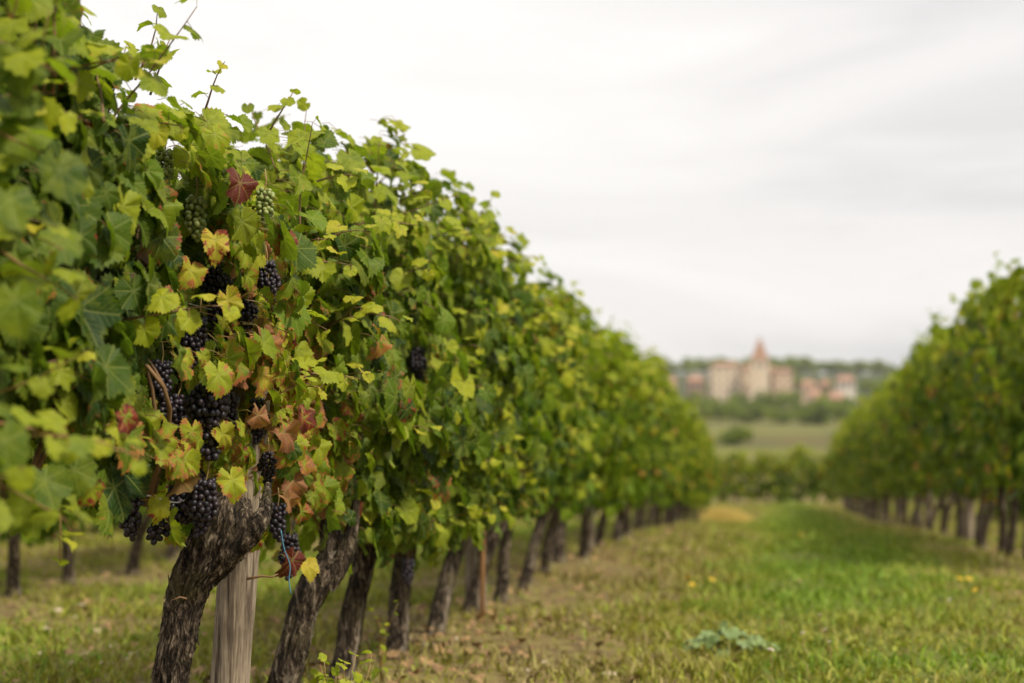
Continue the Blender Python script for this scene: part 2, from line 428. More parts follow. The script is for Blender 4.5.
# ------------------------------------------------------------------ grass, one mass
def grass():
    n = 330000
    y = 4.2 * np.exp(RNG.uniform(0, 1, n) ** .93 * math.log(74 / 4.2))
    x0 = -.19 * y * 1.25 - 4.2; x1 = .20 * y + 1.2
    x0 = np.maximum(x0, -15)
    x = RNG.uniform(0, 1, n) * (x1 - x0) + x0
    d = dryness(x, y)
    patch = snoise(x, y, 3.2, 5)
    under = np.exp(-((x + 1.42) / .38) ** 2) + np.exp(-((x - 1.75) / .4) ** 2) + np.exp(-((x + 4.2) / .4) ** 2)
    keep = RNG.uniform(0, 1, n) < np.clip(1.0 - .55 * np.clip(d - .5, 0, 1) - .55 * under + .60 * patch - .30 * (x < -2.0) - .25 * np.exp(-((x + .9) / .5) ** 2), .06, 1)
    x, y, d, patch, under = x[keep], y[keep], d[keep], patch[keep], under[keep]; n = len(x)
    tall = RNG.uniform(0, 1, n) ** 6
    h = (.015 + .036 * RNG.uniform(0, 1, n) + .060 * tall) * np.clip(1.15 + .35 * patch, .5, 1.8)
    wd = (.0022 + .0028 * RNG.uniform(0, 1, n)) * (1 + .06 * y)
    broad = RNG.uniform(0, 1, n) < .2
    wd = np.where(broad, wd * 2.8, wd); h = np.where(broad, h * .55, h)
    a = RNG.uniform(0, 6.283, n); la = a + RNG.normal(0, .6, n); ln = h * RNG.uniform(.15, 1.1, n)
    z = ground_z(x, y) - .004
    ux, uy = np.cos(a + 1.57), np.sin(a + 1.57)
    P = np.empty((n, 5, 3))
    for q, (t, s) in enumerate(((0, -1), (0, 1), (.55, -.8), (.55, .8), (1, 0))):
        b = t ** 1.8
        P[:, q, 0] = x + s * wd * ux + np.cos(la) * ln * b
        P[:, q, 1] = y + s * wd * uy + np.sin(la) * ln * b
        P[:, q, 2] = z + h * t * (1 - .25 * b)
    base = np.arange(n)[:, None] * 5
    c = np.zeros((n, 5, 4)); c[:, :, 0] = np.clip(d + RNG.normal(0, .17, n), 0, 1)[:, None]; c[:, :, 1] = RNG.uniform(0, 1, n)[:, None]
    mb = MB()
    mb.add(P, [base + np.array([0, 1, 3, 2]), base + np.array([2, 3, 4])], None, c.reshape(-1, 4))
    tag(mb.obj('grass', MAT['grass']), 'short grass and weeds, green in the middle of the lane, dry near the vines', 'grass', kind='stuff')
grass()

# ------------------------------------------------------------------ leaf templates
_K = np.array([0, 12, 26, 40, 52, 66, 80, 94, 106, 122, 140, 155, 168, 177, 180])
_Rr = np.array([1.0, .90, .74, .84, .93, .80, .68, .75, .78, .68, .64, .58, .45, .22, .12])
def leaf_template(nang, rings, depth=1.0, teeth=.055, seed=0):
    rr = np.random.default_rng(seed)
    th = -np.pi + (np.arange(nang) + .5) / nang * 2 * np.pi
    r = np.interp(np.degrees(np.abs(th)), _K, _Rr)
    r = np.where(np.abs(th) < R(160), .84 + (r - .84) * depth, r)
    r *= 1 + teeth * np.where(np.arange(nang) % 2 == 0, 1, -1) * rr.uniform(.5, 1.7, nang)
    r *= 1 + .06 * rr.normal(0, 1) * np.sin(th) + .03 * np.sin(3 * th + rr.uniform(0, 6))
    P = [[0, 0, 0]]; 
    for q in rings:
        rq = r if q == 1 else q * (r * .55 + .45 * np.convolve(np.concatenate([r[-3:], r, r[:3]]), np.ones(7) / 7, 'valid'))
        P += [[rq[i] * math.sin(th[i]), rq[i] * math.cos(th[i]), q] for i in range(nang)]
    P = np.array(P)
    j = np.arange(nang); j2 = (j + 1) % nang
    tri = np.stack([np.zeros(nang, int), 1 + j2, 1 + j], -1)
    quads = []
    for q in range(len(rings) - 1):
        a = 1 + q * nang
        quads.append(np.stack([a + j, a + j2, a + nang + j2, a + nang + j], -1))
    if quads: quads = np.concatenate(quads)
    return P, tri, quads
LT = {
    'hi': [leaf_template(60, (.25, .5, .75, 1), d, .052, s) for s, d in enumerate((.35, .6, .95, .45, 1.25, .7, .5))],
    'mid': [leaf_template(26, (.55, 1), d, .07, s) for s, d in enumerate((.5, .8, 1.15))],
    'low': [leaf_template(13, (1,), d, .05, s) for s, d in enumerate((.8, 1.5))],
}

def put_leaves(mb, P, Nn, T, S, C, lod, curl=None, mi=0):
    """P junctions, Nn normals, T tip directions, S sizes, C (n,3) age burn rnd"""
    n = len(P)
    if n == 0: return
    Nn = Nn / (np.linalg.norm(Nn, axis=1)[:, None] + 1e-9)
    T = T - (T * Nn).sum(1)[:, None] * Nn; T /= np.linalg.norm(T, axis=1)[:, None] + 1e-9
    U = np.cross(T, Nn)
    if curl is None: curl = np.zeros(n)
    kind = RNG.integers(0, len(LT[lod]), n)
    for t, (tp, tri, quads) in enumerate(LT[lod]):
        s = np.where(kind == t)[0]; m = len(s)
        if m == 0: continue
        u = tp[None, :, 0] * RNG.uniform(.88, 1.1, m)[:, None]; v = np.repeat(tp[None, :, 1], m, 0)
        r = np.sqrt(u * u + v * v); th = np.arctan2(u, v)
        k1 = (RNG.uniform(.05, .35, m) + curl[s] * .5)[:, None]; k2 = (RNG.normal(.10, .22, m) + curl[s] * .5)[:, None]
        k3 = (RNG.uniform(.03, .12, m) + curl[s] * .16)[:, None]; ph = RNG.uniform(0, 6.28, m)[:, None]
        k4 = RNG.normal(0, .10, m)[:, None]
        h = -k1 * r ** 2 * (.4 + .6 * np.clip(v, -1, 1) ** 2) + k2 * np.abs(u) ** 1.3 + k3 * np.sin(th * 4 + ph) * r ** 1.5 + k3 * .5 * np.sin(th * 9 + ph * 2) * r ** 3 + k4 * u * v \
            + .035 * np.cos(th / R(52) * 2 * np.pi) * r * (1 - r) * -2
        # strong curl rolls the blade up sideways
        sh = 1 - .35 * np.clip(curl[s], 0, 1)[:, None] * np.abs(u)
        S_ = S[s][:, None, None]
        W = P[s][:, None] + S_ * ((u * sh)[..., None] * U[s][:, None] + v[..., None] * T[s][:, None] + h[..., None] * Nn[s][:, None])
        nv = tp.shape[0]
        base = (np.arange(m) * nv)[:, None, None]
        fs = [(tri[None] + base).reshape(-1, 3)]
        if len(quads): fs.append((quads[None] + base).reshape(-1, 4))
        c = np.empty((m, nv, 4)); c[:, :, :3] = C[s][:, None]; c[:, :, 3] = tp[None, :, 2]
        uv = np.repeat(((tp[None, :, :2]) + 2) / 4, m, 0)
        mb.add(W.reshape(-1, 3), fs, uv.reshape(-1, 2), c.reshape(-1, 4), mi)

def put_petioles(mb, A, B, r, mi):
    """thin three-sided stalks from A to B, bowed"""
    n = len(A)
    if n == 0: return
    M_ = (A + B) / 2 + np.array([0, 0, .008]) + RNG.normal(0, .004, (n, 3))
    D = B - A; D /= np.linalg.norm(D, axis=1)[:, None] + 1e-9
    E = np.cross(D, np.array([.3, .2, 1.0])); E /= np.linalg.norm(E, axis=1)[:, None] + 1e-9
    G = np.cross(D, E)
    V = np.empty((n, 9, 3))
    for a, C_ in enumerate((A, M_, B)):
        for b in range(3):
            t = b * 2.094
            V[:, a * 3 + b] = C_ + r * (math.cos(t) * E + math.sin(t) * G)
    q = [[a * 3 + b, a * 3 + (b + 1) % 3, a * 3 + 3 + (b + 1) % 3, a * 3 + 3 + b] for a in range(2) for b in range(3)]
    f = (np.array(q)[None] + (np.arange(n) * 9)[:, None, None]).reshape(-1, 4)
    mb.add(V, f, mi=mi)

# ------------------------------------------------------------------ foliage of one vine
def canopy_points(n, H, B, wid, length=1.04, side=None):
    """leaf junctions in a hedge-shaped volume, local coordinates, with outward normals"""
    y = RNG.uniform(-length / 2, length / 2, n)
    kind = RNG.uniform(0, 1, n)
    t = RNG.uniform(0, 1, n) ** .92
    bulge = .5 + .5 * np.cos(y * 2 * np.pi / 1.0 + 1.1 * np.sin(H * 40))
    wid = wid * (.62 + .55 * bulge)
    z = B + (H - B) * t
    w_ = wid * (.72 + .42 * np.sin(np.clip(t * 1.15, 0, 1) * np.pi) ** .8) * (1 + .22 * np.sin(y * 9 + z * 7 + H * 9) + .14 * np.sin(z * 17 + y * 5))
    sgn = np.where(RNG.uniform(0, 1, n) < (.62 if side is None else side), 1, -1)
    depth = np.abs(RNG.normal(0, .30, n))
    x = sgn * w_ * (1 - np.clip(depth, 0, .95))
    inner = kind < .12; x = np.where(inner, RNG.uniform(-.8, .8, n) * w_, x)
    x = x * (1 - .20 * np.clip(-snoise(y * 1.0, z + H * 7, 9, int(H * 50)), 0, 1)) 
    P = np.stack([x, y, z], -1)
    up = RNG.uniform(-.12, .50, n) + .55 * np.clip((t - .8) / .2, 0, 1)
    Nn = np.stack([sgn * RNG.uniform(.5, 1.1, n), RNG.normal(0, .45, n) - .12, up], -1)
    topm = t > .9
    Nn[topm, 0] *= .5
    T = np.stack([sgn * RNG.uniform(0, .5, n), RNG.normal(0, .45, n), -RNG.uniform(.5, 1.1, n)], -1)
    return P, Nn, T, t, sgn

def shoot(mb, base, direc, length, lod, mat_c, age0=.25, sz=.05, burn=0.0, leafmi=0, droop=.25):
    """a cane with leaves set left and right of it, smaller and paler to the tip"""
    k = max(4, int(length / .044)); d = np.array(direc, float); d /= np.linalg.norm(d)
    p = np.array(base, float); pts = [p.copy()]
    for q in range(k):
        d = d + RNG.normal(0, .10, 3) + np.array([0, 0, -droop * .12 * (q / k)]); d /= np.linalg.norm(d)
        p = p + d * length / k; pts.append(p.copy())
    pts = np.array(pts)
    tube(mat_c, pts, np.linspace(.0032, .0011, k + 1), 5, mi=1 if mat_c is mb else 0)
    P, Nn, T, S, C, A = [], [], [], [], [], []
    ph = RNG.uniform(0, 6.28)
    for q in range(1, k + 1):
        f = q / k; a = ph + q * 2.6
        dd = pts[q] - pts[q - 1]; dd /= np.linalg.norm(dd)
        side_ = np.cross(dd, [math.cos(a), math.sin(a), .2]); side_ /= np.linalg.norm(side_)
        pl = sz * (.8 - .45 * f)
        j = pts[q] + side_ * pl + np.array([0, 0, .2 * pl])
        P.append(j); A.append(pts[q]); S.append(sz * (1.1 - .55 * f ** 1.5) * RNG.uniform(.8, 1.15))
        Nn.append(side_ * .45 + np.array([.25, -.2, .75]) + RNG.normal(0, .3, 3)); T.append(side_ + np.array([0, 0, -.5]) + RNG.normal(0, .2, 3))
        C.append([np.clip(age0 + .22 * f + RNG.normal(0, .08), 0, 1), max(0, burn + RNG.normal(0, .1)), RNG.uniform(.4, 1)])
    put_leaves(mb, np.array(P), np.array(Nn), np.array(T), np.array(S), np.array(C), lod, mi=leafmi)
    if lod == 'hi': put_petioles(mb, np.array(A), np.array(P), .0009, 1)
    return pts

def far_foliage(seed, H, B, wid, nleaf, lod, size, autumn=.12):
    global RNG
    RNG = np.random.default_rng(seed)
    mb, cb = MB(), MB()
    P, Nn, T, t, sg = canopy_points(nleaf, H, B, wid, 1.08, .55)
    hn = H * (.925 + .09 * np.cos(P[:, 1] * 6.283) + .04 * np.sin(P[:, 1] * 11 + seed))
    P[:, 2] = B + (P[:, 2] - B) * (hn - B) / (H - B) + RNG.normal(0, .03, nleaf) - (1 - t) ** 2 * (.16 * np.clip(snoise(P[:, 1], P[:, 1] * 0, 8, seed + 3), -1, 1) + .03)
    clump = snoise(P[:, 1] * 1.0, P[:, 2], 7, seed)
    age = np.clip(.06 + .10 * clump + RNG.normal(0, .15, nleaf) + .22 * (t > .75), 0, 1)
    br = np.clip(RNG.normal(-.05, .16, nleaf) + np.where(RNG.uniform(0, 1, nleaf) < autumn, .45, 0), 0, 1)
    age = np.where(br > .35, np.maximum(age, .5), age)
    C = np.stack([age, br, RNG.uniform(0, 1, nleaf)], -1)
    put_leaves(mb, P, Nn, T, size * RNG.uniform(.65, 1.2, nleaf), C, lod)
    for q in range(9):
        b = (RNG.uniform(-wid, wid) * .5, RNG.uniform(-.5, .5), H - .22)
        shoot(mb, b, (RNG.normal(0, .3), RNG.normal(0, .3), 1), RNG.uniform(.20, .40), lod, cb, .2, size * 1.0)
    for q in range(6):
        sg = RNG.choice([-1, 1])
        b = (sg * wid * .7, RNG.uniform(-.5, .5), RNG.uniform(B + .15, H - .2))
        shoot(mb, b, (sg, RNG.normal(0, .4), .3), RNG.uniform(.12, .24), lod, cb, .3, size * .85, droop=1.5)
    for q in range(6):
        x0, y0 = RNG.normal(0, .06), RNG.uniform(-.45, .45)
        tube(cb, spline([[0, y0 * .4, B + .05], [x0, y0, (B + H) / 2], [x0 * 1.5, y0 * 1.05, H - .1]], 8), .0045, 5)
    return mb.build('foliage', [MAT['leaf_far'] if lod != 'hi' else MAT['leaf'], MAT['petiole']]), cb.build('canes', MAT['cane'])

# ------------------------------------------------------------------ trunks
def trunk_mesh(path, radii, nr, nl, amp, seed, flakes=0, swirl=.5, base_flare=True):
    path = spline(path, nl); rad = .95 * np.interp(np.linspace(0, 1, nl), np.linspace(0, 1, len(radii)), radii)
    T = np.gradient(path, axis=0); T /= np.linalg.norm(T, axis=1)[:, None]
    A = np.cross(T, [0.05, 1, 0.0]); A /= np.linalg.norm(A, axis=1)[:, None]; Bv = np.cross(T, A)
    s = np.concatenate([[0], np.cumsum(np.linalg.norm(np.diff(path, axis=0), axis=1))])
    V = np.empty((nl, nr, 3)); UV = np.empty((nl, nr, 2)); Nv = np.empty((nl, nr, 3))
    off = seed * 13.7
    for i in range(nl):
        for j in range(nr):
            th = 6.28318 * j / nr; tw = th + swirl * s[i]
            cx, cy = math.cos(tw), math.sin(tw)
            big = mnoise.noise(Vector((cx * 1.2 + off, cy * 1.2, s[i] * 9)))
            rg = mnoise.noise(Vector((cx * 3.2, cy * 3.2 + off, s[i] * 5)))
            rg2 = mnoise.noise(Vector((cx * 8.5, cy * 8.5 + off, s[i] * 11 + 5)))
            fn = mnoise.noise(Vector((cx * 16, cy * 16 + off, s[i] * 55)))
            d = 1 + amp * (-.12 + .45 * big + .55 * (1 - 2 * abs(rg)) * .8 + .30 * (1 - 2 * abs(rg2)) + .10 * fn)
            nv = A[i] * math.cos(th) + Bv[i] * math.sin(th)
            Nv[i, j] = nv
            V[i, j] = path[i] + nv * rad[i] * d
            UV[i, j] = (abs(th / 6.28318 * 2 - 1) * .5 + swirl * s[i] * .15, s[i] * 2 + off)
    mb = MB()
    i = np.arange(nl - 1)[:, None] * nr; j = np.arange(nr)[None]; j2 = (j + 1) % nr
    f = np.stack([i + j, i + nr + j, i + nr + j2, i + j2], -1).reshape(-1, 4)[:, ::-1]
    W = np.concatenate([V.reshape(-1, 3), [path[-1] + T[-1] * rad[-1] * .3]]); k = nl * nr; jj = np.arange(nr)
    cap = np.stack([np.full(nr, k), (nl - 1) * nr + jj, (nl - 1) * nr + (jj + 1) % nr], -1)
    mb.add(W, [f, cap], np.concatenate([UV.reshape(-1, 2), UV[-1, :1]]))
    rr = np.random.default_rng(seed)
    for q in range(flakes):                       # strips of bark lifting off
        i0 = int(rr.integers(2, nl - 14)); j0 = int(rr.integers(0, nr)); ln = int(rr.integers(5, 13)); wdt = int(rr.integers(1, 4))
        wdt += 1; ii = np.arange(i0, min(i0 + ln, nl - 1)); m = len(ii)
        lift = np.linspace(0, 1, m) ** 2 * rr.uniform(.001, .006) * rr.choice([1, 1, 1.6])
        if rr.uniform() < .5: lift = lift[::-1]
        ja, jb = j0 % nr, (j0 + wdt) % nr
        taper = np.sin(np.linspace(.15, 2.9, m))[:, None]
        a = V[ii, ja]; b = V[ii, jb]; mid = (a + b) / 2
        nn = Nv[ii, (j0 + wdt // 2) % nr]; lf = (lift + .0012)[:, None]
        a2 = mid + (a - mid) * taper + nn * lf; b2 = mid + (b - mid) * taper + nn * lf; c2 = mid + nn * (lf + .0018)
        P = np.concatenate([a2, c2, b2])
        x = np.arange(m - 1)
        F_ = np.concatenate([np.stack([x, x + 1, m + x + 1, m + x], -1), np.stack([m + x, m + x + 1, 2 * m + x + 1, 2 * m + x], -1)])
        u_ = UV[ii, ja]; mb.add(P, F_, np.concatenate([u_, u_ + [.02, .1], u_ + [.04, 0]]))
    return mb

# ------------------------------------------------------------------ grape bunches
def sphere_np(nu=12, nv=8):
    th = np.linspace(0, np.pi, nv + 1)[1:-1]; ph = np.linspace(0, 2 * np.pi, nu, endpoint=False)
    V = [[0, 0, 1]] + [[math.sin(t) * math.cos(p), math.sin(t) * math.sin(p), math.cos(t)] for t in th for p in ph] + [[0, 0, -1]]
    tri = [[0, 1 + j, 1 + (j + 1) % nu] for j in range(nu)]; b = 1 + (nv - 2) * nu; e_ = len(V) - 1
    tri += [[e_, b + (j + 1) % nu, b + j] for j in range(nu)]
    q = [[1 + i * nu + j, 1 + (i + 1) * nu + j, 1 + (i + 1) * nu + (j + 1) % nu, 1 + i * nu + (j + 1) % nu] for i in range(nv - 2) for j in range(nu)]
    return np.array(V), np.array(tri), np.array(q)
SV, ST, SQ = sphere_np()
def bunch_mesh(seed, length, width, rb, green=False):
    rr = np.random.default_rng(seed); pts = []
    tries = 0
    while tries < 7000 and len(pts) < 170:
        tries += 1
        t = rr.uniform(0, 1); w_ = width * (1 - .72 * t ** 1.4) * (.55 + .45 * min(1, t * 5)) * (1 + .25 * math.sin(seed + t * 9))
        a = rr.uniform(0, 6.283); q = w_ * rr.uniform(.55, 1)
        p = np.array([q * math.cos(a), q * math.sin(a), -t * length])
        if all(((p - o) ** 2).sum() > (rb * 1.62) ** 2 for o in pts): pts.append(p)
    mb = MB()
    for p in pts:
        r_ = rb * rr.uniform(.86, 1.1)
        mb.add(SV * r_ * [1, 1, rr.uniform(1, 1.12)] + p, [ST, SQ], None, (rr.uniform(), rr.uniform(), 0, 0))
    sb = MB()
    tube(sb, [[0, 0, .05], [.003, 0, .02], [0, 0, 0], [0, 0, -length * .5], [0, 0, -length * .9]], [.002, .002, .0018, .0014, .001], 6)
    return mb.build('grape_bunch', MAT['ggrape'] if green else MAT['grape']), sb.build('stem', MAT['petiole'])
BUN = [bunch_mesh(3, .125, .034, .0074), bunch_mesh(5, .15, .040, .0078), bunch_mesh(8, .10, .030, .0072), bunch_mesh(11, .14, .031, .0076)]
GBUN = [bunch_mesh(21, .085, .026, .0062, True), bunch_mesh(23, .065, .022, .0058, True)]

def add_bunch(parent, wp, tilt=(0, 0, 0), kind=None, green=False, scale=1.0, label=None):
    m, s = (GBUN if green else BUN)[kind if kind is not None else 0]
    o = link('grape_bunch', m, parent, Vector(wp) - parent.location)
    o.rotation_euler = tilt; o.scale = (scale,) * 3
    if green: o['label'] = 'unripe green grape bunch'
    elif label: o['label'] = label
    link('stem', s, o)
    return o

# ------------------------------------------------------------------ the near vines of the left row
LX = -1.42
def top_of(y):   # top of the leafy body along the left row
    return float(np.interp(y, [1, 2.5, 3.4, 4.0, 4.7, 5.3, 6.3, 7.2, 8.2, 10, 12, 16, 22, 60], [1.75, 1.8, 1.72, 1.59, 1.50, 1.58, 1.72, 1.66, 1.76, 1.62, 1.62, 1.68, 1.68, 1.68])) + .05 * math.sin(y * 5.1)
# bunches that show: px, py (top of bunch), world y, variant, tilt, green, scale
SHOW = [
    (113, 120, 4.30, 2, (0, .3, 0), False, .62), (137, 236, 4.35, 2, (0, 0, 0), False, .6),
    (267, 262, 4.75, 0, (0, -.1, 0), False, .85), (215, 268, 4.70, 1, (.1, 0, 0), False, .9), (248, 300, 4.80, 3, (0, 0, 1), False, .8),
    (198, 318, 4.42, 0, (0, .15, 0), False, .95), (162, 362, 4.40, 2, (0, 0, .5), False, .95),
    (205, 385, 4.33, 1, (0, -.1, 0), False, 1.08), (178, 395, 4.42, 3, (0, .3, 1), False, .95), (228, 395, 4.5, 2, (0, 0, 2), False, .9), (258, 400, 4.62, 0, (0, 0, .3), False, .8),
    (131, 494, 4.35, 2, (0, 0, 0), False, 1.0), (196, 490, 4.38, 1, (.0, .75, 0), False, 1.0), (206, 480, 4.33, 0, (0, .1, 0), False, 1.0),
    (278, 505, 5.0, 2, (0, 0, 0), False, .9), (290, 535, 5.15, 0, (0, 0, 0), False, .9), (268, 452, 4.7, 3, (0, 0, 0), False, .7),
    (165, 150, 4.25, 0, (0, 0, 0), True, .95), (265, 190, 4.6, 0, (0, 0, 0), True, 1.0), (196, 198, 4.35, 0, (0, 0, 0), True, 1.1),
    (418, 348, 7.0, 0, (0, 0, 0), False, 1.0), (408, 560, 7.1, 2, (0, 0, 0), False, .9),
]
bun_px = [(b[0], b[1] + .055 * F / b[2] * b[6], 15 * b[6] * (.8 if b[5] else 1), 27 * b[6] * (.6 if b[5] else 1), b[2]) for b in SHOW]
LEAFY = [(240, 200, 4.22), (215, 260, 4.2), (218, 395, 4.14), (160, 520, 4.16), (262, 392, 4.4), (288, 510, 4.62), (292, 572, 5.05)]
bun_px += [(a, b, 14, 22, c - .1) for a, b, c in LEAFY]
bun_px += [(181, 620, 40, 88, 5.0), (232, 625, 28, 75, 5.3), (150, 620, 60, 60, 9), (310, 640, 40, 52, 6.2), (222, 566, 26, 30, 5.0)]
bun_px += [(108, 282, 38, 12, 4.1), (98, 476, 52, 12, 4.1)]  # trunk and post stay clear below the canopy

def near_foliage(idx, y0, vine, nleaf, lod):
    global RNG
    RNG = np.random.default_rng(500 + idx)
    mb, cb = MB(), MB()
    ox, oy, oz = vine.location
    H = top_of(y0); B = [.74, .72, .62, .50, .40, .36, .38, .42, .44, .46, .5, .5][idx]
    wid = [.13, .16, .24, .28, .30, .30, .29, .28, .27, .27][idx]
    P, Nn, T, t, sg = canopy_points(nleaf, H, B, wid, 1.12, .66)
    yy = P[:, 1] + y0
    hn = np.array([top_of(v) for v in yy]) * (.96 + .075 * np.cos((yy - y0) * 6.283) + .025 * np.sin(yy * 11))
    P[:, 2] = B + (P[:, 2] - B) * (hn - B) / (H - B) + RNG.normal(0, .03, nleaf)
    # a few hanging lower
    W = P + np.array([ox, oy, oz])
    px, py, dd = proj(W + np.array([0, 0, -.03]))
    hole = snoise(W[:, 1], W[:, 2], 8, 31)
    keep = (hole > -.72) | (np.abs(P[:, 0]) < wid * .5)
    low = B + .09 * (1 + snoise(W[:, 1], W[:, 1] * 0, 9, 12))
    keep &= (P[:, 2] > low) | (RNG.uniform(0, 1, nleaf) < .12)
    if idx < 2: keep &= px < 128 - .00 * py + RNG.normal(0, 14, nleaf)
    for bx, by, rx, ry, bY in bun_px:
        ex = 7 if ry < 35 else 0
        inside = ((px - bx) / (rx + ex)) ** 2 + ((py - by) / (ry + ex)) ** 2 < RNG.uniform(.55, 1.5, nleaf)
        keep &= ~(inside & (W[:, 1] < bY + .12) & (W[:, 0] > at(bx, by, bY).x - .05 if ry < 35 else True))
    P, Nn, T, t, W, px, py, dd = P[keep], Nn[keep], T[keep], t[keep], W[keep], px[keep], py[keep], dd[keep]
    n = len(P); yy = W[:, 1]; z = W[:, 2]
    # where the fruit hangs the leaves have turned
    aut = np.exp(-(((px - 232) / 75) ** 2 + ((py - 385) / 150) ** 2)) * 1.0 + .75 * np.exp(-(((px - 150) / 110) ** 2 + ((py - 478) / 45) ** 2)) + .5 * np.exp(-(((px - 300) / 60) ** 2 + ((py - 460) / 110) ** 2))
    aut = np.clip(aut * 1.25, 0, 1) * (RNG.uniform(0, 1, n) < .85)
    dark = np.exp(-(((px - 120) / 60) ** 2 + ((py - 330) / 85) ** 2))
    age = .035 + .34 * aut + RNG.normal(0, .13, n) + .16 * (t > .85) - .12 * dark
    fleck = RNG.uniform(0, 1, n)
    age = np.where(fleck < .08, age + .3, age)
    br = np.clip(.50 * aut + RNG.normal(0, .17, n) + np.where(fleck > .93, .42, 0) + np.where(RNG.uniform(0, 1, n) < .12 * aut, .6, 0), 0, 1.3)
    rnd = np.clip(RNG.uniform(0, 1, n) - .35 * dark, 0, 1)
    rnd = np.where(aut > .4, np.clip(rnd + .25, 0, 1), rnd)
    if idx < 2: age, rnd = age - .07, rnd * .75
    C = np.stack([np.clip(age, 0, 1), br, rnd], -1)
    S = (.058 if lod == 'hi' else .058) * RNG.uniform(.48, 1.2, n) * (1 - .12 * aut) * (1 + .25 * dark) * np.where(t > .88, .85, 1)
    curl = np.clip(RNG.normal(.12, .28, n) + .75 * br, -.4, 1.4)
    put_leaves(mb, P, Nn, T, S, C, lod, curl)
    if lod == 'hi':
        A = P - np.stack([np.sign(P[:, 0]) * .05, RNG.normal(0, .02, n), -.02 + 0 * t], -1)
        put_petioles(mb, A, P, .0010, 1)
    # free shoots at the top and out of the face
    for q in range(11):
        yl = RNG.uniform(-.52, .52); hz = top_of(y0 + yl)
        shoot(mb, (RNG.uniform(-.2, .22), yl, hz - .25), (RNG.normal(.1, .35), RNG.normal(0, .35), 1), RNG.uniform(.18, .36), lod, cb, .16, .055)
    for q in range(10):
        b = (wid * .75, RNG.uniform(-.5, .5), RNG.uniform(B + .1, H - .1))
        w0 = np.array([[b[0] + ox + .06, b[1] + oy, b[2] + oz]]); ax, ay, _ = proj(w0)
        if any(((ax[0] - bx) / (rx + 14)) ** 2 + ((ay[0] - by) / (ry + 14)) ** 2 < 1 for bx, by, rx, ry, _b in bun_px): continue
        shoot(mb, b, (1, RNG.normal(-.1, .5), .35), RNG.uniform(.10, .24), lod, cb, .36, .045, droop=2)
    for q in range(7):
        x0, y1 = RNG.normal(.02, .07), RNG.uniform(-.5, .5)
        tube(cb, spline([[0, y1 * .3, B + .02], [x0, y1 * .8, B + .25], [min(x0, .0), y1, (B + H) / 2], [min(x0, .03), y1 * 1.05, H - .22]], 14), np.linspace(.006, .003, 14), 6)
    if idx in (1, 2, 3):
        m = 170; pi = np.stack([RNG.uniform(-.12, .05, m), RNG.uniform(-.55, .55, m), RNG.uniform(B + .06, H - .05, m)], -1)
        put_leaves(mb, pi, np.stack([RNG.uniform(.6, 1, m), RNG.normal(-.3, .3, m), RNG.uniform(0, .5, m)], -1), np.stack([0 * pi[:, 0], RNG.normal(0, .3, m), -1 + 0 * pi[:, 0]], -1), RNG.uniform(.055, .08, m), np.stack([RNG.uniform(0, .12, m), 0 * pi[:, 0], RNG.uniform(0, .5, m)], -1), lod)
    o1 = mb.obj('foliage', [MAT['leaf'] if lod == 'hi' else MAT['leaf_far'], MAT['petiole']], vine)
    o2 = cb.obj('canes', MAT['cane'], vine)
    return o1, o2

ORD = ['first', 'second', 'third', 'fourth', 'fifth', 'sixth', 'seventh', 'eighth', 'ninth', 'tenth', 'eleventh', 'twelfth', 'thirteenth', 'fourteenth']

def local(path_px, y, base):     # pixel path -> points local to the vine base, each (px,py,dy)
    return [tuple(at(a, b, y + c) - Vector(base)) for a, b, c in path_px]

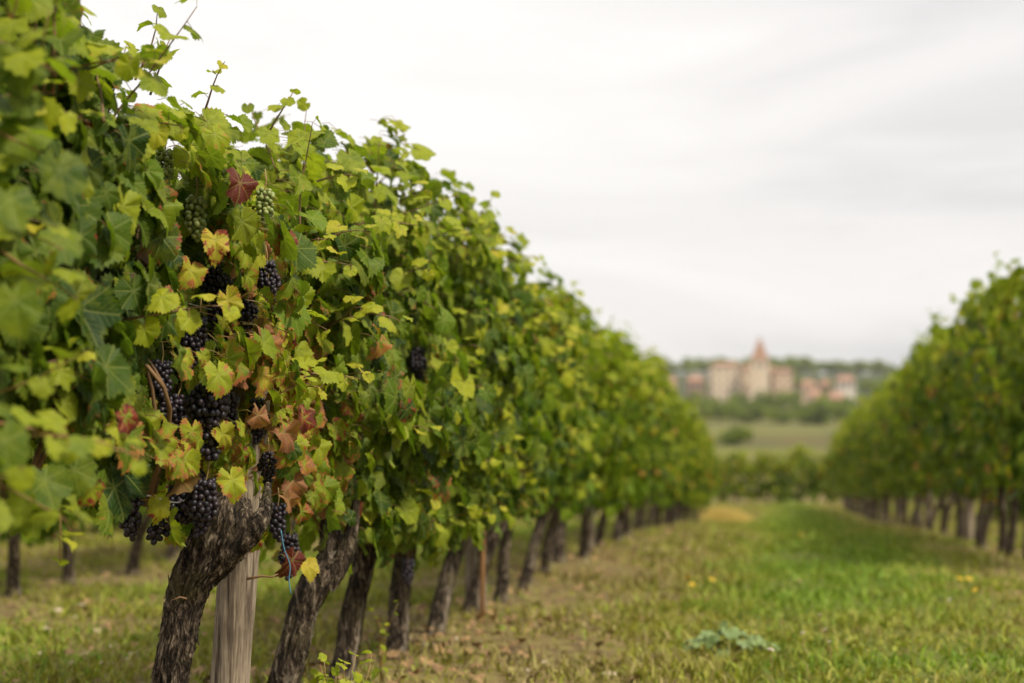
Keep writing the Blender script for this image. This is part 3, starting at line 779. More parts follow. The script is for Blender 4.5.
near_specs = []
Ys = [2.65, 3.55, 4.52, 5.60, 6.50, 7.42, 8.32, 9.25, 10.3, 11.3]
G_LEFT = 'grapevines of the left row'
labels_near = [
    'blurred leafy vine nearest the camera at the left picture edge',
    'vine at left edge with a loose wire hanging across its leaves',
    'vine with black grape bunches, turning leaves and shaggy trunk beside the grey post',
    'vine with thick leaning trunk just behind the split grey post',
    'vine with bare upright trunk, third from the grey post along the left row',
    'vine of the left row behind the tall green weed stalk',
    'green vine with slim right-leaning trunk, sixth trunk of the left row from the left',
    'vine in the left row just before the thin orange stake',
    'vine in the left row just behind the thin orange stake',
    'out of focus vine in left row with dark curved trunk, second behind the orange stake',
]
vines_left = []
for k, y0 in enumerate(Ys):
    v = empty('grapevine', (LX, y0, gz(LX, y0)))
    tag(v, labels_near[k], 'grapevine', G_LEFT)
    near_foliage(k, y0, v, 1750 if k < 6 else 1400, 'hi' if 1 <= k < 6 else 'mid')
    b = v.location
    if k == 2:
        path = local([(162, 735, 0), (168, 700, 0), (172, 668, 0), (178, 638, 0), (184, 606, 0), (193, 580, 0), (206, 560, 0), (217, 541, 0), (228, 520, .0), (236, 498, .02)], y0 - .12, b)
        path = [(path[0][0] - .03, path[0][1], -.03), (path[0][0] - .015, path[0][1], .12)] + path
        tb = trunk_mesh(path, [.060, .044, .038, .036, .035, .035, .035, .039, .048, .056, .055, .034], 130, 240, .42, 2, flakes=420)
        tb.obj('trunk', MAT['bark'], v)
        ab = trunk_mesh(local([(232, 548, 0), (250, 535, -.01), (262, 518, -.01), (266, 502, .08), (268, 485, .18)], y0 - .12, b), [.032, .022, .015, .010, .007], 40, 50, .35, 7, flakes=25)
        ab.obj('arm', MAT['bark'], v)
        ab = trunk_mesh(local([(225, 535, 0), (212, 510, .02), (200, 480, .08), (175, 450, .12)], y0 - .12, b), [.034, .026, .018, .012], 40, 50, .35, 9, flakes=25)
        ab.obj('arm', MAT['bark'], v)
        p_ = local([(247, 579, -.07), (262, 576, -.075), (272, 577, -.075), (278, 574, -.075)], y0 - .12, b); tw = MB(); tube(tw, p_, [.0035, .003, .002, .001], 6); tw.obj('spur', MAT['cane'], v); tw = MB()
        p_ = local([(170, 601, -.05), (180, 597, -.05), (192, 600, -.02)], y0 - .12, b); tube(tw, p_, [.001, .002, .003], 6)
        tw.obj('spur', MAT['cane'], v)
    elif k == 3:
        path = local([(262, 760, 0), (284, 683, 0), (294, 645, 0), (304, 610, 0), (317, 580, 0), (333, 555, .03), (328, 520, .05)], y0, b)
        path = [(path[0][0] - .02, path[0][1], -.03)] + path
        trunk_mesh(path, [.052, .044, .040, .038, .038, .040, .044, .036, .022], 90, 160, .34, 5, flakes=200).obj('trunk', MAT['bark'], v)
        trunk_mesh(local([(325, 585, 0), (342, 560, 0), (352, 530, 0), (356, 500, 0)], y0, b), [.032, .026, .018, .010], 30, 30, .3, 6, flakes=12).obj('arm', MAT['bark'], v)
    else:
        lean = [(.0, 0), (.0, 0), 0, 0, (.10, .02), (.03, 0), (.14, .05), (.20, .0), (.02, .03), (.16, .05)][k]
        B0 = [.70, .70, 0, 0, .66, .62, .62, .62, .66, .66][k]
        rr = .036 if k < 7 else .031
        path = [(-.02, 0, -.03), (0, 0, .06), (lean[0] * .25, lean[1] * .4, B0 * .35), (lean[0] * .55 + .012, lean[1], B0 * .65), (lean[0], lean[1], B0 * .9), (lean[0] + .03, lean[1], B0 + .12)]
        if k in (0, 1):
            path = [(p[0] - .25, p[1], p[2]) for p in path]
        trunk_mesh(path, [rr * 1.35, rr * 1.1, rr, rr * .95, rr * 1.1, rr * 1.15, rr * .5], 48 if k < 6 else 24, 80 if k < 6 else 40, .26, 20 + k, flakes=70 if k < 6 else 10).obj('trunk', MAT['bark'], v)
        q = path[-2]
        trunk_mesh([q, (q[0] + .02, q[1] + .15, q[2] + .10), (q[0] + .03, q[1] + .32, q[2] + .13)], [rr * .75, rr * .45, rr * .25], 14, 14, .2, 60 + k).obj('arm', MAT['bark'], v)
        trunk_mesh([q, (q[0] - .02, q[1] - .12, q[2] + .10), (q[0], q[1] - .3, q[2] + .13)], [rr * .75, rr * .45, rr * .25], 14, 14, .2, 80 + k).obj('arm', MAT['bark'], v)
    vines_left.append(v)
# hanging fruit
for px_, py_, Y_, kd, tl, gr, s_ in SHOW:
    vi = min(range(len(Ys)), key=lambda a: abs(Ys[a] - Y_))
    if Y_ > 4.9 and Y_ < 5.3: vi = 3
    add_bunch(vines_left[vi], at(px_, py_, Y_), tl, kd, gr, s_)

# leaves of their own look: the dark red one, the dry ones, the bright one against the wire
def special(vine, px, py, Y, size, C, nrm, tip, curl, name, label):
    size *= .86; curl += .35; tip = (tip[0], tip[1] + RNG.normal(0, .35), tip[2]); nrm = (nrm[0] + RNG.normal(0, .2), nrm[1], nrm[2] + RNG.normal(0, .2))
    mb = MB(); p = np.array([tuple(at(px, py, Y) - vine.location)])
    put_leaves(mb, p, np.array([nrm], float), np.array([tip], float), np.array([size]), np.array([C], float), 'hi', np.array([curl]))
    put_petioles(mb, p + [-.05, .02, .01], p, .0012, 1)
    o = mb.obj(name, [MAT['leaf'], MAT['petiole']], vine); o['label'] = label
V2, V3 = vines_left[2], vines_left[3]
special(V2, 240, 183, 4.22, .060, (.3, 1.3, .10), (.7, -.7, .2), (.1, 0, -1), .3, 'leaf', 'dark red leaf near the top')
special(V2, 215, 240, 4.20, .062, (.85, .52, .25), (.8, -.8, .2), (-.1, 0, -1), .4, 'leaf', 'orange leaf with dark red blotches')
special(V2, 228, 300, 4.20, .05, (.75, .45, .9), (.8, -.8, .4), (.3, 0, -1), .3, 'leaf', 'pale yellow leaf with brown rim')
special(V2, 190, 270, 4.18, .055, (.7, .55, .55), (.9, -.6, .2), (0, 0, -1), .3, 'leaf', 'tall orange brown leaf')
special(V2, 218, 375, 4.14, .062, (.45, .42, .9), (.8, -.8, .3), (.2, 0, -1), .1, 'leaf', 'yellow green leaf with browned tip over the grapes')
special(V2, 160, 505, 4.16, .048, (.6, .45, .3), (.6, -.8, .2), (-.1, 0, -1), .1, 'leaf', 'yellow leaf with red rim between two bunches')
special(V2, 185, 460, 4.14, .055, (.35, .42, .3), (.7, -.8, .35), (-.1, 0, -1), .1, 'leaf', 'green leaf with scorched red rim')
special(V2, 232, 480, 4.25, .06, (.5, .42, .8), (.8, -.8, .3), (.1, 0, -1), .2, 'leaf', 'yellow leaf over the trunk head')
special(V2, 288, 500, 4.62, .045, (.5, 1.3, .9), (.8, -.8, .0), (.0, 0, -1), .9, 'leaf', 'curled dry brown leaf')
special(V2, 258, 415, 4.30, .045, (.5, 1.2, .9), (.8, -.8, .0), (.0, 0, -1), .9, 'leaf', 'shrivelled light brown leaf')
special(V2, 262, 375, 4.40, .055, (.8, .62, .9), (.8, -.8, .2), (.1, 0, -1), .4, 'leaf', 'apricot coloured leaf with dry patches')
special(V3, 292, 560, 5.05, .062, (.5, 1.3, .1), (.7, -.8, .0), (.3, 0, -1), .7, 'leaf', 'dark red curled leaf hanging low')
special(V3, 308, 565, 5.10, .05, (.9, .3, .5), (.7, -.8, .3), (.3, 0, -1), .2, 'leaf', 'golden yellow leaf hanging low')
special(vines_left[1], 118, 232, 3.95, .042, (.52, 0, 1), (.5, -.9, .4), (.1, 0, -1), .0, 'leaf', 'bright lime leaf')
special(vines_left[1], 106, 228, 3.92, .040, (.50, 0, 1), (.3, -.9, .5), (-.3, 0, -1), .0, 'leaf', 'bright lime leaf')

# out-of-focus foliage that leans from the left edge towards the camera
def front_shoots():
    v = vines_left[0]
    lo = np.array(v.location)
    for (px, py, Y, px2, py2, Y2, sz, age) in [(-60, 520, 2.75, 20, 455, 2.68, .055, .14), (-40, 440, 2.9, 135, 372, 2.85, .036, .15), (-40, 420, 2.9, 130, 405, 2.9, .036, .17), (-50, 470, 2.95, 95, 455, 2.95, .04, .26),
                                             (-30, 400, 3.0, 100, 352, 2.98, .036, .15), (-60, 10, 2.9, 60, 60, 2.9, .055, .12), (-50, 110, 2.95, 70, 130, 2.9, .06, .08), (-40, 200, 3.0, 60, 240, 2.9, .06, .12), (20, 150, 3.0, 60, 20, 2.9, .055, .1),
                                             (0, 60, 3.1, 20, -20, 3.1, .055, .15), (0, 250, 3.0, 75, 300, 3.0, .055, .2), (30, 470, 3.4, 75, 520, 3.35, .045, .25), (60, 480, 3.5, 62, 560, 3.45, .04, .3)]:
        a = np.array(at(px, py, Y)) - lo; b = np.array(at(px2, py2, Y2)) - lo
        mb = MB(); shoot(mb, a, b - a, np.linalg.norm(b - a), 'mid', mb, age, sz, droop=0); mb.obj('shoot', [MAT['leaf'], MAT['petiole']], v)
    P, Nn, T, S, C = [], [], [], [], []
    for (px, py, Y, s) in [(4, 440, 2.7, .055), (45, 480, 3.3, .06), (75, 470, 3.4, .05), (30, 510, 3.4, .055), (20, 60, 2.9, .058), (25, 130, 2.95, .055), (60, 240, 3.1, .05), (15, 300, 2.8, .06), (60, 170, 2.9, .055), (10, 200, 2.8, .06)]:
        P.append(np.array(at(px, py, Y)) - lo); Nn.append([.5 + RNG.normal(0, .2), -.8, .3 + RNG.normal(0, .2)]); T.append([.2, 0, -1]); S.append(s); C.append([.03 + RNG.uniform(0, .12), 0, .25 + RNG.uniform(0, .5)])
    mb = MB(); put_leaves(mb, np.array(P), np.array(Nn), np.array(T), np.array(S), np.array(C), 'mid')
    mb.obj('foliage', [MAT['leaf'], MAT['petiole']], v)
front_shoots()
# a few tall tips against the sky on the third vine
def tip_shoots():
    lo = np.array(V2.location)
    for (px, py, Y, px2, py2, Y2, sz, age) in [(135, 80, 4.3, 152, 8, 4.3, .045, .1), (150, 95, 4.35, 178, 40, 4.35, .035, .3), (90, 60, 4.1, 80, 5, 4.1, .035, .1), (205, 110, 4.7, 212, 62, 4.7, .03, .35), (270, 130, 5.1, 290, 88, 5.1, .035, .3), (60, 40, 3.9, 75, -10, 3.9, .035, .1)]:
        a = np.array(at(px, py, Y)) - lo; b = np.array(at(px2, py2, Y2)) - lo
        mb = MB(); shoot(mb, a, b - a, np.linalg.norm(b - a), 'hi', mb, age, sz, droop=0); mb.obj('shoot', [MAT['leaf'], MAT['cane']], V2)
tip_shoots()

# ------------------------------------------------------------------ all other vines, copies of a few kinds
FOL = [far_foliage(900 + s, 1.66 + .05 * (s % 3), .38 + .05 * (s % 2), .24, 800, 'mid', .056, .09 + .05 * (s % 2)) for s in range(6)]
FOLR = [far_foliage(950 + s, 1.80 + .05 * (s % 3), .55, .33, 780, 'mid', .058, .22) for s in range(4)]
FOLX = [far_foliage(980 + s, 1.62, .22, .36, 520, 'low', .085, .08) for s in range(4)]
TRK = []
for s in range(7):
    rr = np.random.default_rng(s); lx, ly = rr.uniform(-.10, .22), rr.uniform(-.15, .15)
    path = [(0, 0, -.03), (0, 0, .06), (lx * .2, ly * .5, .22), (lx * .65 + rr.normal(0, .02), ly, .42), (lx, ly, .58), (lx * 1.1, ly, .72)]
    TRK.append(trunk_mesh(path, [.046, .037, .033, .030, .036, .036, .02], 16, 26, .32, 30 + s, flakes=6).build('trunk', MAT['bark']))
TWIN = []
for sgn_ in (-1, 1):
    TWIN.append(trunk_mesh([(0, 0, -.03), (.02, .0, .08), (.02, .05 * sgn_, .3), (.10 * sgn_, .0, .5), (.07 * sgn_, .0, .72)], [.05, .04, .034, .034, .02], 14, 26, .2, 50 + sgn_, flakes=4).build('trunk', MAT['bark']))
arm_b = trunk_mesh([(0, -.36, .74), (0, -.15, .70), (0, 0, .62), (0, .15, .70), (0, .36, .74)], [.012, .020, .034, .020, .012], 10, 20, .2, 77).build('arm', MAT['bark'])

def far_vine(x, y, i, fols, label, group, flip=None, hs=1.0):
    v = empty('grapevine', (x, y, gz(x, y)), (math.pi if (i * 7 + 3) % 2 else 0) if flip is None else flip)
    tag(v, label, 'grapevine', group)
    f, c = fols[(i * 3 + i // 4) % len(fols)]
    o = link('foliage', f, v); o.location.x = .07 * math.sin(i * 5.7); o.scale = (1, 1, hs * (1 + .075 * math.sin(i * 2.3)) * (1 - (.10 * min(1, max(0, y - 15) / 15) if x < 0 and fols is FOL else 0)))
    link('canes', c, v)
    t = link('trunk', TRK[(i * 5 + i // 3) % 7], v); t.rotation_euler = (0, 0, -v.rotation_euler[2] + (i * 1.3) % .9)
    link('arm', arm_b, v)
    return v

y = 12.3; i = 0
while y < 37.5:
    lab = f'out of focus vine in the left row, {ORD[i + 2]} behind the orange stake' if i < 5 else 'heavily blurred vine in the far, merging stretch of the left row'
    far_vine(LX + .04 * math.sin(i * 4.1), y, i, FOL, lab, G_LEFT if i < 5 else 'far vines at the end of the left row'); y += .98 + .05 * math.sin(i * 3.1); i += 1
y = 13.9; i = 0
while y < 56:
    lab = f'dark green vine of the right row, {ORD[i]} from the right picture edge' if i < 7 else 'blurred vine in the far, merging stretch of the right row'
    v = far_vine(1.78 + .04 * math.sin(i * 2.9), y, i, FOLR, lab, 'grapevines of the right row' if i < 7 else 'far vines at the end of the right row', hs=1.10)
    y += 1.0 + .06 * math.sin(i * 5.1); i += 1
y = 8.4; i = 0
while y < 19:
    lab = f'vine of the row behind the left row, {ORD[i]} trunk from the left edge' if i < 4 else 'dim vine of the row behind, its trunk half hidden by nearer trunks'
    far_vine(-4.15 + .05 * math.sin(i * 3.3), y, i, FOL, lab, 'vines of the row behind the left row'); y += 1.02 + .05 * math.sin(i * 2.2); i += 1
y = 13.5; i = 0
while y < 26:
    far_vine(-6.9 + .05 * math.sin(i * 3.3), y, i, FOLX, 'distant vine two rows behind the left row, a dark trunk under the leaves', 'vines two rows behind the left row'); y += 1.03; i += 1
y = 26.0; i = 0
while y < 44:
    far_vine(4.6 + .05 * math.sin(i * 3.3), y, i, FOLX, 'vine of the row behind the right row, glimpsed between its trunks', 'vines of the row behind the right row', hs=1.0); y += 1.05; i += 1
# the rows that close the lane run across it
for i in range(17):
    xx = -8.6 + i * 1.03
    v = far_vine(xx, 66 + .1 * math.sin(i), i, FOLX, 'vine in the blurred row that runs across the end of the lane', 'vines of the cross row', flip=math.pi / 2 + (math.pi if i % 2 else 0), hs=1.06)

# ------------------------------------------------------------------ posts, stake, wires, twine
def post(x, y, h, r, lean, label, seed, hi=False, group='wooden vineyard posts'):
    nr, nl = (72, 120) if hi else (20, 16)
    mb = MB(); V = np.empty((nl, nr, 3)); UV = np.zeros((nl * nr, 2))
    for a in range(nl):
        z = -.1 + (h + .1) * a / (nl - 1)
        for b in range(nr):
            th = 6.28318 * b / nr
            sq = 1 / max(abs(math.cos(th + .5)), abs(math.sin(th + .5))); rr_ = r * (.62 + .38 * sq * .86)
            d = 1 + .05 * mnoise.noise(Vector((math.cos(th) * 2, math.sin(th) * 2 + seed, z * 1.5))) - .10 * max(0, 1 - abs(mnoise.noise(Vector((math.cos(th) * 6, math.sin(th) * 6 + seed, z * 1.2)))) * 9)
            V[a, b] = (rr_ * d * math.cos(th) + lean * z, rr_ * d * math.sin(th), z)
    i = np.arange(nl - 1)[:, None] * nr; j = np.arange(nr)[None]; j2 = (j + 1) % nr
    f = np.stack([i + j, i + j2, i + nr + j2, i + nr + j], -1).reshape(-1, 4)
    W = np.concatenate([V.reshape(-1, 3), [[lean * h, 0, h + .004]]]); kk = nl * nr; jj = np.arange(nr)
    mb.add(W, [f, np.stack([np.full(nr, kk), (nl - 1) * nr + jj, (nl - 1) * nr + (jj + 1) % nr], -1)])
    o = mb.obj('vineyard_post', MAT['post'], None, (x, y, gz(x, y)))
    return tag(o, label, 'post', group)
p0 = at(231, 683, 4.88)
post(p0.x - .065 * p0.z, 4.88, .98, .046, .065, 'weathered grey wooden post with long cracks beside the shaggy vine trunk', 3, True)
for k, (px, lab) in enumerate([(476, 'pale grey post beside the thin orange stake in the left row'), (587, 'blurred pale post in the left row, next one beyond the orange stake'), (637, 'far blurred post in the left row where the trunks draw together')]):
    th = math.atan((px - 512) / F) - YAW; yy = LX / math.tan(th) ; post(LX, yy, 1.55, .05, .01, lab, k + 9)
for k, (yy, lab) in enumerate([(19.4, 'post in the right row close to the picture edge'), (24.6, 'grey post in the right row left of the forked trunk'), (34.6, 'faint far post in the right row')]):
    post(1.78, yy, 1.6, .05, .01, lab, k + 19)
mb = MB(); tube(mb, [(0, 0, -.1), (.005, 0, .5), (0, 0, 1.4)], .011, 8)
st_y = LX / math.tan(math.atan((482 - 512) / F) - YAW)
tag(mb.obj('stake', MAT['stake'], None, (LX + .10, st_y * .93, gz(LX, 9.3))), 'thin orange brown stake standing beside a pale post in the left row', 'stake')

def wire(px_pts, rest, label, r=.0019):
    pts = [tuple(at(*p)) for p in px_pts] + rest
    mb = MB(); tube(mb, spline(pts, 60), r, 6)
    tag(mb.obj('trellis_wire', MAT['wire']), label, 'wire', 'trellis wires')
wire([(-60, 470, 3.7), (0, 478, 3.9), (45, 484, 4.02), (85, 487, 4.08), (125, 492, 4.14), (150, 496, 4.22), (185, 500, 4.36)], [(LX, 4.9, .78), (LX, 7, .76), (LX, 10, .77)], 'loose wire crossing the lower leaves left of the hanging grapes')
wire([(-40, 300, 3.7), (60, 296, 3.9), (75, 294, 3.96), (100, 291, 4.0), (142, 292, 4.12)], [(LX + .06, 4.8, 1.14), (LX, 7, 1.16), (LX, 10, 1.2)], 'upper wire crossing the large dark leaves')
mb = MB(); tube(mb, spline([tuple(at(a, b, 4.98)) for a, b in ((281, 530), (284, 548), (290, 565), (289, 580), (291, 594))], 20), .0016, 6)
tag(mb.obj('twine', MAT['twine']), 'blue twine hanging from the leaves right of the grey post', 'twine')

# ------------------------------------------------------------------ weeds, flowers, stones, litter
def weed_stem(mb, base, direc, length, sz, age):
    cb = MB(); shoot(mb, base, direc, length, 'mid', cb, age, sz, droop=0); return cb
RNG = np.random.default_rng(42)
def serrated_plant(px, py, Y, n, h, sz, label, age=.35):
    g = at(px, py, Y); x = g.x; base = Vector((x, Y, gz(x, Y)))
    v = empty('weed', base); mb = MB(); sb = MB()
    for q in range(n):
        a = RNG.uniform(0, 6.28); sp_ = RNG.uniform(.05, .35)
        d = np.array([math.cos(a) * sp_, math.sin(a) * sp_, 1])
        shoot(mb, (RNG.normal(0, .01), RNG.normal(0, .01), 0), d, h * RNG.uniform(.75, 1.05), 'mid', sb, age, sz, droop=0)
    mb.obj('leaves', [MAT['weed'], MAT['petiole']], v); sb.obj('stem', MAT['petiole'], v)
    return tag(v, label, 'weed', 'weeds beside the vines')
def h_for(px, py, Y):
    g = at(px, py, Y); return g.z - gz(g.x, Y)
serrated_plant(340, 683, 5.0, 12, h_for(338, 656, 5.0), .036, 'fresh yellow green leafy weed at the foot of the leaning trunks', .22)
serrated_plant(385, 640, 6.6, 2, h_for(380, 575, 6.6), .018, 'tall thin green weed stalk before the left row trunks', .25)
serrated_plant(482, 683, 7.4, 1, h_for(482, 625, 7.4), .012, 'single upright grass-like stalk left of the dry leaves', .25)
serrated_plant(597, 683, 8.8, 1, h_for(594, 650, 8.8), .014, 'small single green stalk at bottom edge centre', .3)
serrated_plant(60, 683, 6.7, 2, h_for(60, 640, 6.7), .014, 'thin wispy weed at the lower left corner', .4)
def broadleaf(px, py, n, rad, label):
    Y = None
    for Yt in np.arange(5, 30, .05):
        g = at(px, py, Yt)
        if g.z <= gz(g.x, Yt): Y = Yt; break
    v = empty('weed', (g.x, Y, gz(g.x, Y))); mb = MB()
    a = RNG.uniform(0, 6.28, n); r_ = rad * RNG.uniform(0, 1, n) ** .6
    P = np.stack([np.cos(a) * r_, np.sin(a) * r_ * .8, .02 + .07 * (1 - r_ / rad) + RNG.uniform(0, .03, n)], -1)
    Nn = np.stack([np.cos(a) * .5, np.sin(a) * .5 - .3, 1 + 0 * a], -1) + RNG.normal(0, .25, (n, 3))
    T = np.stack([np.cos(a), np.sin(a), -.2 + 0 * a], -1)
    C = np.stack([RNG.uniform(0, .1, n), 0 * a, RNG.uniform(.3, .9, n)], -1)
    put_leaves(mb, P, Nn, T, .032 * RNG.uniform(.5, 1.3, n), C, 'mid'); mb.obj('leaves', MAT['pale'], v)
    sb = MB()
    for q in range(12): tube(sb, [(0, 0, 0), tuple(P[q] * [.6, .6, .8]), tuple(P[q])], .0015, 5)
    sb.obj('stem', MAT['petiole'], v)
    tag(v, label, 'weed', 'weeds in the lane')
MAT['pale'] = simple('pale_leaf', (0.09, 0.15, 0.035), (0.20, 0.26, 0.08), 30, 0.6)
broadleaf(730, 656, 60, .19, 'clump of pale grey green broad leaves in the lane')

def ground_at(px, py):
    for Yt in np.arange(4.5, 60, .03):
        g = at(px, py, Yt)
        if g.z <= gz(g.x, Yt): return g.x, Yt, gz(g.x, Yt)
def flower_mesh(col, r):
    mb = MB()
    for ring, (n, rr_, up) in enumerate(((12, 1, .1), (9, .7, .5), (5, .4, .9))):
        for q in range(n):
            a = 6.283 * q / n + ring; c, s = math.cos(a), math.sin(a); w_ = .24
            P = [(0, 0, 0), (c * rr_ * .6 - s * w_, s * rr_ * .6 + c * w_, up * .35), (c * rr_, s * rr_, up * .5), (c * rr_ * .6 + s * w_, s * rr_ * .6 - c * w_, up * .35)]
            mb.add(np.array(P) * r, np.array([[0, 3, 2, 1]]))
    hd = mb.build('flower_head', MAT[col], False)
    sb = MB(); tube(sb, [(0, 0, -.002), (.004, 0, .05), (0, 0, .11)], .0015, 5)
    return hd, sb.build('stem', MAT['petiole'])
YF, WF = flower_mesh('yellow', .021), flower_mesh('white', .016)
for (px, py, kind) in [(688, 597, 0), (801, 547, 0), (831, 539, 0), (960, 600, 0), (969, 600, 0), (975, 613, 0), (692, 606, 0), (820, 644, 1), (803, 664, 1), (826, 660, 1), (830, 674, 1), (771, 682, 1), (950, 624, 1), (712, 600, 0), (585, 580, 1)]:
    gx, gy, g_ = ground_at(px, py); hd, sm = (YF, WF)[kind]
    v = empty('dandelion' if kind == 0 else 'clover', (gx, gy, g_))
    o = link('flower_head', hd, v, (0, 0, .11)); o.rotation_euler = (RNG.normal(.3, .2), RNG.normal(0, .2), RNG.uniform(0, 6)); link('stem', sm, v)
    if kind == 0: tag(v, 'small yellow flower standing in the grass of the lane', 'flower', 'yellow flowers in the grass')
    else: tag(v, 'small whitish flower head in the grass of the lane', 'flower', 'whitish flowers in the grass')

stones = []
for s in range(4):
    bm = bmesh.new(); bmesh.ops.create_icosphere(bm, subdivisions=3, radius=1)
    for vv in bm.verts:
        n_ = mnoise.noise(vv.co * 1.2 + Vector((s * 9, 0, 0))) * .45 + mnoise.noise(vv.co * 3 + Vector((s * 5, 3, 0))) * .12
        vv.co *= 1 + n_; vv.co.z *= .55
    me = bpy.data.meshes.new('stone'); bm.to_mesh(me); bm.free(); me.materials.append(MAT['stone'])
    for p in me.polygons: p.use_smooth = True
    stones.append(me)
spots = [(97, 660), (112, 648), (128, 661), (82, 606), (58, 612), (75, 619), (124, 668), (134, 655), (65, 640), (40, 655), (96, 632), (290, 640), (104, 665), (86, 655), (435, 632), (428, 646), (412, 640), (400, 655), (525, 672), (545, 664), (610, 676), (18, 668), (70, 665), (45, 630), (455, 640), (600, 578), (1000, 560), (985, 556)]
for q, (px, py) in enumerate(spots):
    gx, gy, g_ = ground_at(px, py)
    o = link('stone', stones[q % 4], None, (gx, gy, g_ + .004)); s_ = RNG.uniform(.010, .026); o.scale = (s_ * 1.3, s_, s_ * .9); o.rotation_euler = (0, 0, RNG.uniform(0, 6))
    tag(o, 'small pale tan stone lying in the thin grass', 'stone', 'pale stones on the ground')

def litter():
    mb = MB(); n = 1150
    y = 5.0 * np.exp(RNG.uniform(0, 1, n) * math.log(30 / 5.0)); side = RNG.uniform(0, 1, n)
    x = np.where(side < .5, LX + RNG.normal(0.1, .45, n), np.where(side < .65, 1.75 + RNG.normal(-.1, .35, n), RNG.uniform(-5, -1.0, n)))
    P = np.stack([x, y, ground_z(x, y) + .015 + RNG.uniform(0, .02, n)], -1)
    Nn = np.stack([RNG.normal(0, .35, n), RNG.normal(-.1, .35, n), 1 + 0 * x], -1); a = RNG.uniform(0, 6.28, n)
    T = np.stack([np.cos(a), np.sin(a), 0 * a], -1)
    C = np.stack([RNG.uniform(.5, 1, n), RNG.uniform(.55, 1.3, n), RNG.uniform(.55, 1, n)], -1)
    put_leaves(mb, P, Nn, T, .034 * RNG.uniform(.4, 1.1, n), C, 'mid', RNG.uniform(0, .9, n))
    tag(mb.obj('fallen_leaves', simple('dry_leaf', (0.11, 0.062, 0.028), (0.36, 0.22, 0.09), 8, 0.8)), 'dry brown and orange vine leaves scattered over the ground', 'fallen leaves', kind='stuff')
litter()
def dry_patch():
    gx, gy, g_ = ground_at(724, 522); n = 5200; mb = MB()
    a = RNG.uniform(0, 6.28, n); r_ = RNG.uniform(0, 1, n) ** .6; x = gx + .50 * r_ * np.cos(a); y = gy + .8 * r_ * np.sin(a)
    h = .32 * (1 - r_ ** 2 * .7) * RNG.uniform(.6, 1, n); z = ground_z(x, y); lx, ly = RNG.normal(0, .07, n), RNG.normal(0, .07, n)
    P = np.stack([np.stack([x - .008, y, z], -1), np.stack([x + .008, y, z], -1), np.stack([x + lx, y + ly, z + h], -1)], 1)
    c = np.zeros((n, 3, 4)); c[:, :, 0] = .97
    mb.add(P, np.arange(3 * n).reshape(-1, 3), None, c.reshape(-1, 4))
    tag(mb.obj('straw_tuft', simple('straw', (0.55, 0.42, 0.10), (0.72, 0.57, 0.18), 9, 0.8), None), 'straw yellow tuft of dry grass near the end of the left row', 'grass tuft')
dry_patch()

# ------------------------------------------------------------------ far trees
def tree_meshes(seed, h, w_, nclump, per, leaf, low=.15):
    rr = np.random.default_rng(seed); mb = MB(); n = nclump * per
    cc = rr.normal(0, 1, (nclump, 3)); cc /= np.linalg.norm(cc, axis=1)[:, None]; cc *= rr.uniform(.25, .85, nclump)[:, None]
    cc = cc * [w_ / 2, w_ / 2, h * (1 - low) / 2] + [0, 0, h * (low + (1 - low) / 2)]
    cs = rr.uniform(.14, .26, nclump) * w_; ci = np.repeat(np.arange(nclump), per)
    d = rr.normal(0, 1, (n, 3)); d /= np.linalg.norm(d, axis=1)[:, None]
    P = cc[ci] + d * (cs[ci] * rr.uniform(.6, 1, n))[:, None]
    P[:, 2] = np.maximum(P[:, 2], .2)
    Nn = d + rr.normal(0, .5, (n, 3)); Nn /= np.linalg.norm(Nn, axis=1)[:, None]
    E = np.cross(Nn, rr.normal(0, 1, (n, 3))); E /= np.linalg.norm(E, axis=1)[:, None]; G = np.cross(Nn, E)
    s_ = leaf * rr.uniform(.6, 1.3, n)[:, None]
    V = np.stack([P - E * s_, P + G * s_ * .6, P + E * s_, P - G * s_ * .6], 1)
    c = np.zeros((n, 4, 4)); c[:, :, 0] = np.clip(rr.normal(.08, .08, n) + rr.uniform(0, .34, nclump)[ci], 0, 1)[:, None]; c[:, :, 2] = rr.uniform(0, .7, n)[:, None]
    mb.add(V, np.arange(4 * n).reshape(-1, 4), None, c.reshape(-1, 4))
    tb = MB(); tube(tb, [(0, 0, -.5), (.05, 0, h * .3), (-.03, .05, h * .65)], [w_ * .035, w_ * .028, w_ * .012], 7)
    for q in range(5):
        e_ = cc[q]; tube(tb, [(0, 0, h * .3), tuple(e_ * [.5, .5, .85]), tuple(e_)], [w_ * .018, w_ * .012, w_ * .006], 5)
    return mb.build('crown', MAT['tree']), tb.build('trunk', MAT['bark'])
TREES = [tree_meshes(1, 8, 7.5, 26, 34, .55), tree_meshes(2, 7, 8, 26, 34, .55), tree_meshes(3, 10, 7, 28, 34, .55), tree_meshes(4, 5, 8, 24, 34, .5, .02), tree_meshes(5, 12, 4.2, 24, 34, .5)]
def tree(x, y, kind, s, label, group, rz=0.0, name='tree'):
    v = empty(name, (x, y, gz(x, y)), rz); c, t = TREES[kind]
    a = link('crown', c, v); a.scale = (s,) * 3; b = link('trunk', t, v); b.scale = (s,) * 3
    return tag(v, label, name, group)
def tpx(px, py, Y, kind, s, label, group, name='tree'):
    g = at(px, py, Y); return tree(g.x, Y, kind, s, label, group, RNG.uniform(0, 6), name)
for c_ in tpx(735, 440, 318, 3, .7, 'dark rounded bush standing alone in the field below the village', 'bushes in the field', 'bush').children: c_.scale = (.85, .85, .56)
tpx(819, 425, 560, 3, 1.5, 'dark bush mass at the field edge under the red roofs', 'bushes in the field', 'bush')
rr = random.Random(5)
px = 640
